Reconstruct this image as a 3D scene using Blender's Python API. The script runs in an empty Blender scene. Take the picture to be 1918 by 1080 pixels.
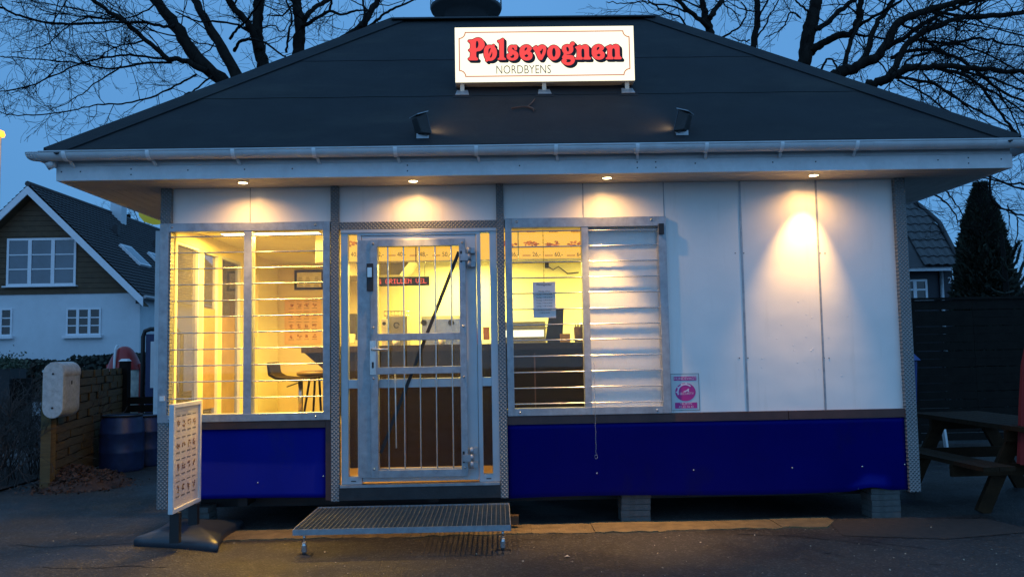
import bpy, math, random
import numpy as np
from mathutils import Vector, Matrix, noise as mnoise
R = math.radians
rnd = random.Random(7)
scene = bpy.context.scene
col = scene.collection

# ------------------------------------------------------------------ camera, sky, exposure
CAM = Vector((0.0, -7.0, 1.455))
YAW, PITCH, ROLL, FPX = R(1.06430), R(4.23628), R(-1.01216), 1551.0
_fwd = Vector((math.sin(YAW) * math.cos(PITCH), math.cos(YAW) * math.cos(PITCH), math.sin(PITCH)))
_r0 = Vector((math.cos(YAW), -math.sin(YAW), 0)); _u0 = _r0.cross(_fwd)
_r = _r0 * math.cos(ROLL) + _u0 * math.sin(ROLL)
_u = -_r0 * math.sin(ROLL) + _u0 * math.cos(ROLL)
camd = bpy.data.cameras.new('camera'); camo = bpy.data.objects.new('camera', camd); col.objects.link(camo)
camo.matrix_world = Matrix(((_r.x, _u.x, -_fwd.x, CAM.x), (_r.y, _u.y, -_fwd.y, CAM.y), (_r.z, _u.z, -_fwd.z, CAM.z), (0, 0, 0, 1)))
camd.sensor_width = 36; camd.lens = 36 * FPX / 1918; camd.clip_end = 2000; camd.clip_start = 0.05
scene.camera = camo

world = bpy.data.worlds.new("World"); scene.world = world; world.use_nodes = True
wn = world.node_tree; wn.nodes.clear()
w_out = wn.nodes.new('ShaderNodeOutputWorld'); w_bg = wn.nodes.new('ShaderNodeBackground')
w_sky = wn.nodes.new('ShaderNodeTexSky'); w_sky.sky_type = 'NISHITA'; w_sky.sun_disc = False
w_sky.sun_elevation = R(4); w_sky.sun_rotation = R(195)      # the low dawn glow is behind the camera
w_sky.air_density = 1.0; w_sky.dust_density = 0.4; w_sky.ozone_density = 5.0
w_mul = wn.nodes.new('ShaderNodeMix'); w_mul.data_type = 'RGBA'; w_mul.blend_type = 'MULTIPLY'
w_mul.inputs[0].default_value = 1.0
w_mul.inputs[7].default_value = (0.12, 0.18, 0.25, 1)       # blue hour tint
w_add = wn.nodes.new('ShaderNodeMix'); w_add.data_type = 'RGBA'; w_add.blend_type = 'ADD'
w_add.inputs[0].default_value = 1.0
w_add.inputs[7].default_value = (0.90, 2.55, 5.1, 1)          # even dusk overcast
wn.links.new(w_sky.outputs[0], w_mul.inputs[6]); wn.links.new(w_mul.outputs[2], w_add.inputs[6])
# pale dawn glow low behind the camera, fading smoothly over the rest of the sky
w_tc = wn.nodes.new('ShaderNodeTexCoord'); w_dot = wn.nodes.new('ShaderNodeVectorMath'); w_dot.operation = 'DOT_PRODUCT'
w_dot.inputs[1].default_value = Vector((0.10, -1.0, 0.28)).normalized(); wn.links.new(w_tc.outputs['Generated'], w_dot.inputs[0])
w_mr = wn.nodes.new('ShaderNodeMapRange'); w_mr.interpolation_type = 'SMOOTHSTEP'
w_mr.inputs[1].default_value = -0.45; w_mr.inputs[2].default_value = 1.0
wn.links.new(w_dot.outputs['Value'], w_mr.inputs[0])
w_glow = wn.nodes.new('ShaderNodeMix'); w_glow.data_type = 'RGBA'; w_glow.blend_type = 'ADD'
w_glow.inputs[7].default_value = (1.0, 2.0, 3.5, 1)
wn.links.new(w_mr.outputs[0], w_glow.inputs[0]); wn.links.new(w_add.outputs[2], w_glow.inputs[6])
# very soft, broad overcast mottling over the whole dome
w_n = wn.nodes.new('ShaderNodeTexNoise'); w_n.inputs['Scale'].default_value = 1.8; w_n.inputs['Detail'].default_value = 3
wn.links.new(w_tc.outputs['Generated'], w_n.inputs[0])
w_nr = wn.nodes.new('ShaderNodeMapRange'); w_nr.inputs[1].default_value = 0.3; w_nr.inputs[2].default_value = 0.7; w_nr.inputs[3].default_value = 0.90; w_nr.inputs[4].default_value = 1.10
wn.links.new(w_n.outputs[0], w_nr.inputs[0])
w_sc = wn.nodes.new('ShaderNodeVectorMath'); w_sc.operation = 'SCALE'
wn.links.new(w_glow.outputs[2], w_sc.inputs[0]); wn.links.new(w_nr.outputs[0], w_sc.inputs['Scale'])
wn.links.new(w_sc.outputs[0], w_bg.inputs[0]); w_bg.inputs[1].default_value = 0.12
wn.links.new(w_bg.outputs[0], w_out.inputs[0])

scene.view_settings.view_transform = 'Standard'; scene.view_settings.look = 'None'
scene.view_settings.gamma = 1; scene.view_settings.use_curve_mapping = False
scene.view_settings.exposure = 0.0

# ------------------------------------------------------------------ helpers
def ray(px, py): return _r * ((px - 959) / FPX) - _u * ((py - 540) / FPX) + _fwd
def at(px, py, Y):
    d = ray(px, py); return CAM + d * ((Y - CAM.y) / d.y)
def atz(px, py, Z=0.0):
    d = ray(px, py); return CAM + d * ((Z - CAM.z) / d.z)

def nodes_of(name):
    m = bpy.data.materials.new(name); m.use_nodes = True
    return m, m.node_tree, m.node_tree.nodes['Principled BSDF']
def mat(name, c, rough=0.6, metal=0.0, var=0.15, scale=6.0, bump=0.0, bscale=60.0, spec=0.5, coat=0.0, stretch=None):
    m, nt, b = nodes_of(name)
    b.inputs['Roughness'].default_value = rough; b.inputs['Metallic'].default_value = metal
    b.inputs['Specular IOR Level'].default_value = spec; b.inputs['Coat Weight'].default_value = coat
    tc = nt.nodes.new('ShaderNodeTexCoord'); src = tc.outputs['Object']
    if stretch:
        mp = nt.nodes.new('ShaderNodeMapping'); mp.inputs['Scale'].default_value = stretch
        nt.links.new(src, mp.inputs[0]); src = mp.outputs[0]
    n = nt.nodes.new('ShaderNodeTexNoise'); n.inputs['Scale'].default_value = scale; n.inputs['Detail'].default_value = 6
    n.inputs['Roughness'].default_value = 0.65
    nt.links.new(src, n.inputs['Vector'])
    mr = nt.nodes.new('ShaderNodeMapRange'); mr.inputs[1].default_value = 0.3; mr.inputs[2].default_value = 0.7
    nt.links.new(n.outputs[0], mr.inputs[0])
    oi = nt.nodes.new('ShaderNodeObjectInfo')
    mx = nt.nodes.new('ShaderNodeMix'); mx.data_type = 'RGBA'
    mx.inputs[6].default_value = tuple(v * (1 - var) for v in c) + (1,); mx.inputs[7].default_value = tuple(min(1, v * (1 + var)) for v in c) + (1,)
    nt.links.new(mr.outputs[0], mx.inputs[0]); nt.links.new(mx.outputs[2], b.inputs['Base Color'])
    if bump > 0:
        n2 = nt.nodes.new('ShaderNodeTexNoise'); n2.inputs['Scale'].default_value = bscale; n2.inputs['Detail'].default_value = 4
        nt.links.new(src, n2.inputs['Vector'])
        bp = nt.nodes.new('ShaderNodeBump'); bp.inputs['Strength'].default_value = bump; bp.inputs['Distance'].default_value = 0.01
        nt.links.new(n2.outputs[0], bp.inputs['Height']); nt.links.new(bp.outputs[0], b.inputs['Normal'])
    return m
def weather(m, c, amt=0.35, scale=(5, 5, 0.5), lo=0.55, hi=0.75, dents=0.0, dscale=2.2, speck=0.0):
    """stains with shapes of their own (runs, scuffs, splashes) and shallow dents on a flat sheet"""
    nt = m.node_tree; b = nt.nodes['Principled BSDF']; old = b.inputs['Base Color'].links[0].from_socket
    tc = nt.nodes.new('ShaderNodeTexCoord'); mp = nt.nodes.new('ShaderNodeMapping'); mp.inputs['Scale'].default_value = scale
    nt.links.new(tc.outputs['Object'], mp.inputs[0])
    n = nt.nodes.new('ShaderNodeTexNoise'); n.inputs['Scale'].default_value = 1.0; n.inputs['Detail'].default_value = 8; n.inputs['Roughness'].default_value = 0.7
    nt.links.new(mp.outputs[0], n.inputs[0])
    mr = nt.nodes.new('ShaderNodeMapRange'); mr.inputs[1].default_value = lo; mr.inputs[2].default_value = hi; mr.inputs[4].default_value = amt
    nt.links.new(n.outputs[0], mr.inputs[0]); fac = mr.outputs[0]
    if speck > 0:
        v = nt.nodes.new('ShaderNodeTexNoise'); v.inputs['Scale'].default_value = 55; v.inputs['Detail'].default_value = 3; nt.links.new(tc.outputs['Object'], v.inputs[0])
        vr = nt.nodes.new('ShaderNodeMapRange'); vr.inputs[1].default_value = 0.66; vr.inputs[2].default_value = 0.72; vr.inputs[4].default_value = speck
        nt.links.new(v.outputs[0], vr.inputs[0]); mx_ = nt.nodes.new('ShaderNodeMath'); mx_.operation = 'MAXIMUM'
        nt.links.new(vr.outputs[0], mx_.inputs[0]); nt.links.new(fac, mx_.inputs[1]); fac = mx_.outputs[0]
    mx = nt.nodes.new('ShaderNodeMix'); mx.data_type = 'RGBA'; mx.inputs[7].default_value = tuple(c) + (1,)
    nt.links.new(old, mx.inputs[6]); nt.links.new(fac, mx.inputs[0]); nt.links.new(mx.outputs[2], b.inputs['Base Color'])
    if dents > 0:
        d = nt.nodes.new('ShaderNodeTexNoise'); d.inputs['Scale'].default_value = dscale; d.inputs['Detail'].default_value = 1.5; nt.links.new(tc.outputs['Object'], d.inputs[0])
        bp = nt.nodes.new('ShaderNodeBump'); bp.inputs['Strength'].default_value = dents; bp.inputs['Distance'].default_value = 0.05
        nt.links.new(d.outputs[0], bp.inputs['Height'])
        if b.inputs['Normal'].links: nt.links.new(b.inputs['Normal'].links[0].from_socket, bp.inputs['Normal'])
        nt.links.new(bp.outputs[0], b.inputs['Normal'])
    return m
def emit(name, c, s=1.0):
    m, nt, b = nodes_of(name)
    b.inputs['Base Color'].default_value = (0.02, 0.02, 0.02, 1)
    b.inputs['Emission Color'].default_value = tuple(c) + (1,); b.inputs['Emission Strength'].default_value = s
    b.inputs['Roughness'].default_value = 0.4
    return m
def glass(name, tint=(1, 1, 1), gloss=0.1, dirt=0.03, rough=0.02, dscale=220.0, speck=0.62, base=None):
    """thin pane: see-through with a faint fresnel reflection and speckled dirt"""
    m = bpy.data.materials.new(name); m.use_nodes = True; nt = m.node_tree; nt.nodes.clear()
    out = nt.nodes.new('ShaderNodeOutputMaterial')
    tr = nt.nodes.new('ShaderNodeBsdfTransparent'); tr.inputs[0].default_value = tuple(tint) + (1,)
    gl = nt.nodes.new('ShaderNodeBsdfGlossy'); gl.inputs['Roughness'].default_value = rough
    lw = nt.nodes.new('ShaderNodeLayerWeight'); lw.inputs[0].default_value = 0.5
    pw_ = nt.nodes.new('ShaderNodeMath'); pw_.operation = 'POWER'; pw_.inputs[1].default_value = 5.0; nt.links.new(lw.outputs['Facing'], pw_.inputs[0])
    ma_ = nt.nodes.new('ShaderNodeMath'); ma_.operation = 'MULTIPLY_ADD'; ma_.inputs[1].default_value = 0.55; ma_.inputs[2].default_value = gloss * 0.6; nt.links.new(pw_.outputs[0], ma_.inputs[0])
    mx = nt.nodes.new('ShaderNodeMixShader'); nt.links.new(ma_.outputs[0], mx.inputs[0])
    nt.links.new(tr.outputs[0], mx.inputs[1]); nt.links.new(gl.outputs[0], mx.inputs[2])
    df = nt.nodes.new('ShaderNodeBsdfDiffuse'); df.inputs[0].default_value = (0.5, 0.48, 0.42, 1)
    tl = nt.nodes.new('ShaderNodeBsdfTranslucent'); tl.inputs[0].default_value = (0.5, 0.48, 0.42, 1)
    dm = nt.nodes.new('ShaderNodeMixShader'); nt.links.new(df.outputs[0], dm.inputs[1]); nt.links.new(tl.outputs[0], dm.inputs[2])
    tc = nt.nodes.new('ShaderNodeTexCoord'); n = nt.nodes.new('ShaderNodeTexNoise'); n.inputs['Scale'].default_value = dscale
    n.inputs['Detail'].default_value = 2; nt.links.new(tc.outputs['Object'], n.inputs[0])
    mr = nt.nodes.new('ShaderNodeMapRange'); mr.inputs[1].default_value = speck; mr.inputs[2].default_value = speck + 0.06
    mr.inputs[3].default_value = dirt * 0.4 if base is None else base; mr.inputs[4].default_value = dirt * 6
    nt.links.new(n.outputs[0], mr.inputs[0])
    m2 = nt.nodes.new('ShaderNodeMixShader'); nt.links.new(mr.outputs[0], m2.inputs[0])
    nt.links.new(mx.outputs[0], m2.inputs[1]); nt.links.new(dm.outputs[0], m2.inputs[2])
    nt.links.new(m2.outputs[0], out.inputs[0])
    return m

def tag(o, label=None, cat=None, group=None, kind=None, category=None):
    cat = cat or category
    if label: o['label'] = label
    if cat: o['category'] = cat
    if group: o['group'] = group
    if kind: o['kind'] = kind
    return o
ORG = {}
def thing(name, loc, label, cat, group=None, rz=0.0):
    o = bpy.data.objects.new(name, None); col.objects.link(o); o.empty_display_size = 0.1
    o.location = loc; o.rotation_euler = (0, 0, rz)
    tag(o, label, cat, group); ORG[o] = Vector(loc)
    return o

class MB:
    """collects shapes, then links them as one mesh object"""
    def __init__(s): s.v = []; s.f = []; s.mi = []; s.cur = 0; s.sm = []
    def mat(s, i): s.cur = i; return s
    def face(s, pts, smooth=False):
        k = len(s.v); s.v += [tuple(p) for p in pts]; s.f.append(tuple(range(k, k + len(pts)))); s.mi.append(s.cur); s.sm.append(smooth)
        return s
    def hexa(s, p):
        """8 corners: bottom ring 0-3 then top ring 4-7"""
        k = len(s.v); s.v += [tuple(q) for q in p]
        for f in ((3, 2, 1, 0), (4, 5, 6, 7), (0, 1, 5, 4), (1, 2, 6, 5), (2, 3, 7, 6), (3, 0, 4, 7)):
            s.f.append(tuple(k + i for i in f)); s.mi.append(s.cur); s.sm.append(False)
        return s
    def box(s, x0, x1, y0, y1, z0, z1):
        return s.hexa([(x0, y0, z0), (x1, y0, z0), (x1, y1, z0), (x0, y1, z0), (x0, y0, z1), (x1, y0, z1), (x1, y1, z1), (x0, y1, z1)])
    def bar(s, a, b, w, h, up=(0, 0, 1)):
        a = Vector(a); b = Vector(b); d = (b - a).normalized(); up = Vector(up)
        sd = d.cross(up)
        if sd.length < 1e-4: sd = d.cross(Vector((1, 0, 0)))
        sd.normalize(); u = sd.cross(d).normalized(); sd *= w / 2; u *= h / 2
        return s.hexa([a - sd - u, a + sd - u, b + sd - u, b - sd - u, a - sd + u, a + sd + u, b + sd + u, b - sd + u])
    def tube(s, pts, rs, n=8, cap=True, smooth=True):
        pts = [Vector(p) for p in pts]
        if not hasattr(rs, '__len__'): rs = [rs] * len(pts)
        k0 = len(s.v); ref = None
        for i, p in enumerate(pts):
            d = (pts[min(i + 1, len(pts) - 1)] - pts[max(i - 1, 0)])
            d = d.normalized() if d.length > 1e-9 else Vector((0, 0, 1))
            if ref is None: ref = Vector((1, 0, 0)) if abs(d.x) < 0.8 else Vector((0, 1, 0))
            a = (ref - d * ref.dot(d))
            if a.length < 1e-5: a = d.orthogonal()
            a.normalize(); b = d.cross(a); ref = a
            for j in range(n):
                t = 2 * math.pi * j / n
                s.v.append(tuple(p + (a * math.cos(t) + b * math.sin(t)) * rs[i]))
        for i in range(len(pts) - 1):
            for j in range(n):
                q = k0 + i * n
                s.f.append((q + j, q + (j + 1) % n, q + n + (j + 1) % n, q + n + j)); s.mi.append(s.cur); s.sm.append(smooth)
        if cap:
            s.f.append(tuple(k0 + n - 1 - j for j in range(n))); s.mi.append(s.cur); s.sm.append(False)
            q = k0 + (len(pts) - 1) * n
            s.f.append(tuple(q + j for j in range(n))); s.mi.append(s.cur); s.sm.append(False)
        return s
    def lathe(s, prof, c=(0, 0, 0), n=20, smooth=True):
        k0 = len(s.v)
        for r, z in prof:
            for j in range(n):
                t = 2 * math.pi * j / n; s.v.append((c[0] + r * math.cos(t), c[1] + r * math.sin(t), c[2] + z))
        for i in range(len(prof) - 1):
            for j in range(n):
                q = k0 + i * n; s.f.append((q + j, q + (j + 1) % n, q + n + (j + 1) % n, q + n + j)); s.mi.append(s.cur); s.sm.append(smooth)
        return s
    def prism(s, poly, axis, a, b):
        """poly of 2D points extruded along axis ('x','y','z') from a to b"""
        def P(p, t): return {'x': (t, p[0], p[1]), 'y': (p[0], t, p[1]), 'z': (p[0], p[1], t)}[axis]
        n = len(poly); k = len(s.v)
        s.v += [P(p, a) for p in poly] + [P(p, b) for p in poly]
        s.f.append(tuple(k + i for i in range(n))); s.f.append(tuple(k + n + n - 1 - i for i in range(n)))
        s.mi += [s.cur] * 2; s.sm += [False] * 2
        for i in range(n):
            j = (i + 1) % n; s.f.append((k + j, k + i, k + n + i, k + n + j)); s.mi.append(s.cur); s.sm.append(False)
        return s
    def mesh(s, name, mats, off=(0, 0, 0)):
        me = bpy.data.meshes.new(name); ox, oy, oz = off
        me.from_pydata([(x - ox, y - oy, z - oz) for x, y, z in s.v], [], s.f)
        for m in (mats if isinstance(mats, (list, tuple)) else [mats]): me.materials.append(m)
        me.polygons.foreach_set('material_index', s.mi); me.polygons.foreach_set('use_smooth', s.sm)
        me.update(); return me
    def build(s, name, mats, parent=None, local=False, bevel=0.0, **kw):
        if parent is None and not local:
            arr = np.array(s.v); off = (float((arr[:, 0].min() + arr[:, 0].max()) / 2), float((arr[:, 1].min() + arr[:, 1].max()) / 2), float(arr[:, 2].min()))
        elif local: off = (0, 0, 0)
        else: off = tuple(ORG[parent])
        me = s.mesh(name, mats, off)
        o = bpy.data.objects.new(name, me); col.objects.link(o)
        if parent is None: o.location = off; ORG[o] = Vector(off)
        else: o.parent = parent; ORG[o] = ORG[parent]
        if bevel > 0:
            bv = o.modifiers.new('bevel', 'BEVEL'); bv.width = bevel; bv.segments = 2; bv.limit_method = 'ANGLE'
        tag(o, **kw)
        return o
def piece(name, me, parent, loc, **kw):
    """a copy of a shared mesh under parent, at world-space loc"""
    o = bpy.data.objects.new(name, me); col.objects.link(o)
    o.parent = parent; o.location = Vector(loc) - ORG[parent]; ORG[o] = Vector(loc); tag(o, **kw)
    return o
def text_mesh(s, size, m, align='CENTER', offset=0.0, extrude=0.0):
    c = bpy.data.curves.new('lettering', 'FONT'); c.body = s; c.size = size; c.align_x = align; c.align_y = 'CENTER'
    c.offset = offset; c.extrude = extrude; c.resolution_u = 3
    o = bpy.data.objects.new('tmp_text', c); col.objects.link(o)
    dg = bpy.context.evaluated_depsgraph_get(); me = bpy.data.meshes.new_from_object(o.evaluated_get(dg)); me.name = 'lettering'
    bpy.data.objects.remove(o); bpy.data.curves.remove(c)
    me.materials.clear(); me.materials.append(m)
    return me
def text(s, size, m, parent, loc, rot=(math.pi / 2, 0, 0), sx=1.0, name='lettering', **kw):
    me = text_mesh(s, size, m, **kw)
    o = bpy.data.objects.new(name, me); col.objects.link(o)
    if parent: o.parent = parent; o.location = Vector(loc) - ORG[parent]
    else: o.location = loc
    o.rotation_euler = rot; o.scale = (sx, 1, 1)
    return o
def spot(name, loc, target, power, colr, size, blend, radius, parent=None):
    l = bpy.data.lights.new(name, 'SPOT'); l.energy = power; l.color = colr; l.spot_size = R(size); l.spot_blend = blend; l.shadow_soft_size = radius
    o = bpy.data.objects.new(name, l); col.objects.link(o)
    d = (Vector(target) - Vector(loc)).to_track_quat('-Z', 'Y'); o.rotation_mode = 'QUATERNION'; o.rotation_quaternion = d
    if parent: o.parent = parent; o.location = Vector(loc) - ORG[parent]
    else: o.location = loc
    return o
def area(name, loc, rot, sx, sy, power, colr, parent=None):
    l = bpy.data.lights.new(name, 'AREA'); l.energy = power; l.color = colr; l.shape = 'RECTANGLE'; l.size = sx; l.size_y = sy
    o = bpy.data.objects.new(name, l); col.objects.link(o); o.rotation_euler = rot
    if parent: o.parent = parent; o.location = Vector(loc) - ORG[parent]
    else: o.location = loc
    return o
def smooth_loop(pts, k=4):
    out = []; n = len(pts)
    for i in range(n):
        p0, p1, p2, p3 = pts[i - 1], pts[i], pts[(i + 1) % n], pts[(i + 2) % n]
        for j in range(k):
            t = j / k
            out.append(tuple(0.5 * ((2 * p1[c]) + (-p0[c] + p2[c]) * t + (2 * p0[c] - 5 * p1[c] + 4 * p2[c] - p3[c]) * t * t + (-p0[c] + 3 * p1[c] - 3 * p2[c] + p3[c]) * t ** 3) for c in (0, 1)))
    return out

# ------------------------------------------------------------------ materials
M = {}
M['white'] = mat('white_laminate', (0.78, 0.76, 0.72), 0.30, var=0.03, scale=3, bump=0.04, bscale=4)
weather(M['white'], (0.42, 0.38, 0.30), 0.30, (7, 7, 0.7), 0.56, 0.80, 0.30, 2.0, speck=0.10)
M['paint_white'] = mat('white_paint', (0.62, 0.63, 0.64), 0.5, var=0.10, scale=8, bump=0.1, bscale=30)
M['plastic_white'] = mat('grey_white_plastic', (0.58, 0.59, 0.60), 0.42, var=0.10, scale=5, bump=0.03, bscale=12)
M['bright_white'] = mat('bracket_white', (0.80, 0.80, 0.80), 0.5, var=0.05)
M['soffit'] = mat('soffit_board', (0.50, 0.47, 0.43), 0.6, var=0.12, scale=5, stretch=(0.6, 8, 1))
M['alu'] = mat('aluminium_frame', (0.46, 0.48, 0.50), 0.38, metal=0.25, var=0.06, scale=6)
M['galv'] = mat('galvanised_steel', (0.32, 0.34, 0.36), 0.42, metal=0.45, var=0.22, scale=14, bump=0.03, bscale=40)
weather(M['galv'], (0.20, 0.19, 0.17), 0.5, (9, 9, 2), 0.54, 0.72)
weather(M['plastic_white'], (0.20, 0.22, 0.19), 0.5, (3, 6, 6), 0.56, 0.78)
M['steel'] = mat('bright_steel', (0.55, 0.55, 0.54), 0.25, metal=0.9, var=0.1, scale=20)
M['blue'] = mat('blue_panel', (0.0008, 0.0050, 0.165), 0.5, var=0.10, scale=1.5, bump=0.02, bscale=3, spec=0.06)
weather(M['blue'], (0.030, 0.026, 0.030), 0.45, (2.5, 2.5, 1.6), 0.55, 0.80, 0.06, 3.0, speck=0.10)
M['brown'] = mat('brown_trim', (0.075, 0.030, 0.024), 0.5, var=0.25, scale=7)
M['black'] = mat('black_rubber', (0.012, 0.012, 0.013), 0.55, var=0.2)
M['dark'] = mat('dark_threshold', (0.022, 0.021, 0.022), 0.6, var=0.3, scale=12, bump=0.2)
M['felt'] = mat('roofing_felt', (0.015, 0.017, 0.020), 0.78, var=0.22, scale=2.5, bump=0.5, bscale=260, spec=0.3)
weather(M['felt'], (0.045, 0.044, 0.038), 0.45, (0.9, 2.2, 2.2), 0.50, 0.70, 0.10, 5.0, speck=0.30)
M['cream'] = mat('cream_wall', (0.80, 0.68, 0.36), 0.6, var=0.05, scale=2)
M['kitchen'] = mat('kitchen_wall', (0.82, 0.80, 0.52), 0.5, var=0.05, scale=2)
M['floor'] = mat('brown_floor_tiles', (0.30, 0.19, 0.09), 0.4, var=0.2, scale=3)
M['counter'] = mat('dark_counter', (0.011, 0.006, 0.004), 0.55, spec=0.15, var=0.25, scale=20)
M['countertop'] = mat('speckled_countertop', (0.024, 0.016, 0.010), 0.5, spec=0.2, var=0.6, scale=160)
M['blind'] = mat('white_blind', (0.74, 0.73, 0.70), 0.7, var=0.03, scale=20)
M['wood'] = mat('impregnated_wood', (0.105, 0.064, 0.020), 0.75, var=0.4, scale=5, bump=0.4, bscale=50, stretch=(1, 1, 9))
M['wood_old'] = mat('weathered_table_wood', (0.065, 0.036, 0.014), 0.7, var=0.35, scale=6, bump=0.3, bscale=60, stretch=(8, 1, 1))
M['wood_dark'] = mat('dark_fence_wood', (0.009, 0.0075, 0.006), 0.8, spec=0.15, var=0.35, scale=8, bump=0.3)
M['brick'] = mat('grey_block', (0.075, 0.08, 0.078), 0.85, var=0.3, scale=16, bump=0.6, bscale=80)
M['red'] = mat('red_plastic', (0.30, 0.018, 0.014), 0.4, var=0.15)
M['barrel'] = mat('blue_barrel_plastic', (0.012, 0.030, 0.10), 0.45, var=0.3, scale=9, bump=0.05)
M['paper'] = mat('paper', (0.72, 0.70, 0.66), 0.6, var=0.03)
M['ink'] = mat('black_print', (0.02, 0.02, 0.025), 0.6, var=0.0)
M['magenta'] = mat('magenta_print', (0.50, 0.025, 0.22), 0.45, var=0.03)
M['amber_print'] = mat('orange_food_print', (0.42, 0.12, 0.03), 0.6, var=0.5, scale=60)
M['dim_print'] = mat('brown_food_print', (0.22, 0.12, 0.08), 0.6, var=0.5, scale=60)
M['glass'] = glass('window_glass', gloss=0.04, dirt=0.02, speck=0.66)
M['glass_dirty'] = glass('dusty_door_glass', gloss=0.04, dirt=0.05, dscale=300, speck=0.655)
M['glass_dark'] = mat('dark_window_glass', (0.010, 0.012, 0.016), 0.06, var=0.1, spec=0.6)
M['glass_sky'] = mat('house_window_glass', (0.05, 0.07, 0.10), 0.08, var=0.3, scale=1.2, spec=0.9)

def checker_plate():
    m, nt, b = nodes_of('chequer_plate'); b.inputs['Base Color'].default_value = (0.24, 0.255, 0.26, 1)
    b.inputs['Metallic'].default_value = 0.15; b.inputs['Roughness'].default_value = 0.42
    tc = nt.nodes.new('ShaderNodeTexCoord'); mp = nt.nodes.new('ShaderNodeMapping'); mp.inputs['Rotation'].default_value = (0, R(45), 0)
    mp.inputs['Scale'].default_value = (8.5, 8.5, 8.5); nt.links.new(tc.outputs['Object'], mp.inputs[0])
    br = nt.nodes.new('ShaderNodeTexChecker'); br.inputs['Scale'].default_value = 1
    br.inputs[1].default_value = (1, 1, 1, 1); br.inputs[2].default_value = (0, 0, 0, 1)
    nt.links.new(mp.outputs[0], br.inputs[0])
    wv = nt.nodes.new('ShaderNodeTexWave'); wv.wave_type = 'BANDS'; wv.bands_direction = 'X'; wv.inputs['Scale'].default_value = 1.6
    wv.inputs['Distortion'].default_value = 0.4; nt.links.new(mp.outputs[0], wv.inputs[0])
    wz = nt.nodes.new('ShaderNodeTexWave'); wz.wave_type = 'BANDS'; wz.bands_direction = 'Z'; wz.inputs['Scale'].default_value = 1.6
    nt.links.new(mp.outputs[0], wz.inputs[0])
    mi = nt.nodes.new('ShaderNodeMath'); mi.operation = 'MULTIPLY'; nt.links.new(wv.outputs[1], mi.inputs[0]); nt.links.new(wz.outputs[1], mi.inputs[1])
    bp = nt.nodes.new('ShaderNodeBump'); bp.inputs['Strength'].default_value = 0.8; bp.inputs['Distance'].default_value = 0.01
    nt.links.new(mi.outputs[0], bp.inputs['Height']); nt.links.new(bp.outputs[0], b.inputs['Normal'])
    n = nt.nodes.new('ShaderNodeTexNoise'); n.inputs['Scale'].default_value = 5; nt.links.new(tc.outputs['Object'], n.inputs[0])
    ad = nt.nodes.new('ShaderNodeMath'); ad.operation = 'MULTIPLY'; nt.links.new(n.outputs[0], ad.inputs[0]); nt.links.new(mi.outputs[0], ad.inputs[1])
    mx = nt.nodes.new('ShaderNodeMix'); mx.data_type = 'RGBA'; mx.inputs[6].default_value = (0.17, 0.18, 0.18, 1); mx.inputs[7].default_value = (0.40, 0.41, 0.41, 1)
    nt.links.new(ad.outputs[0], mx.inputs[0]); nt.links.new(mx.outputs[2], b.inputs['Base Color'])
    return m
M['plate'] = checker_plate()

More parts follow.
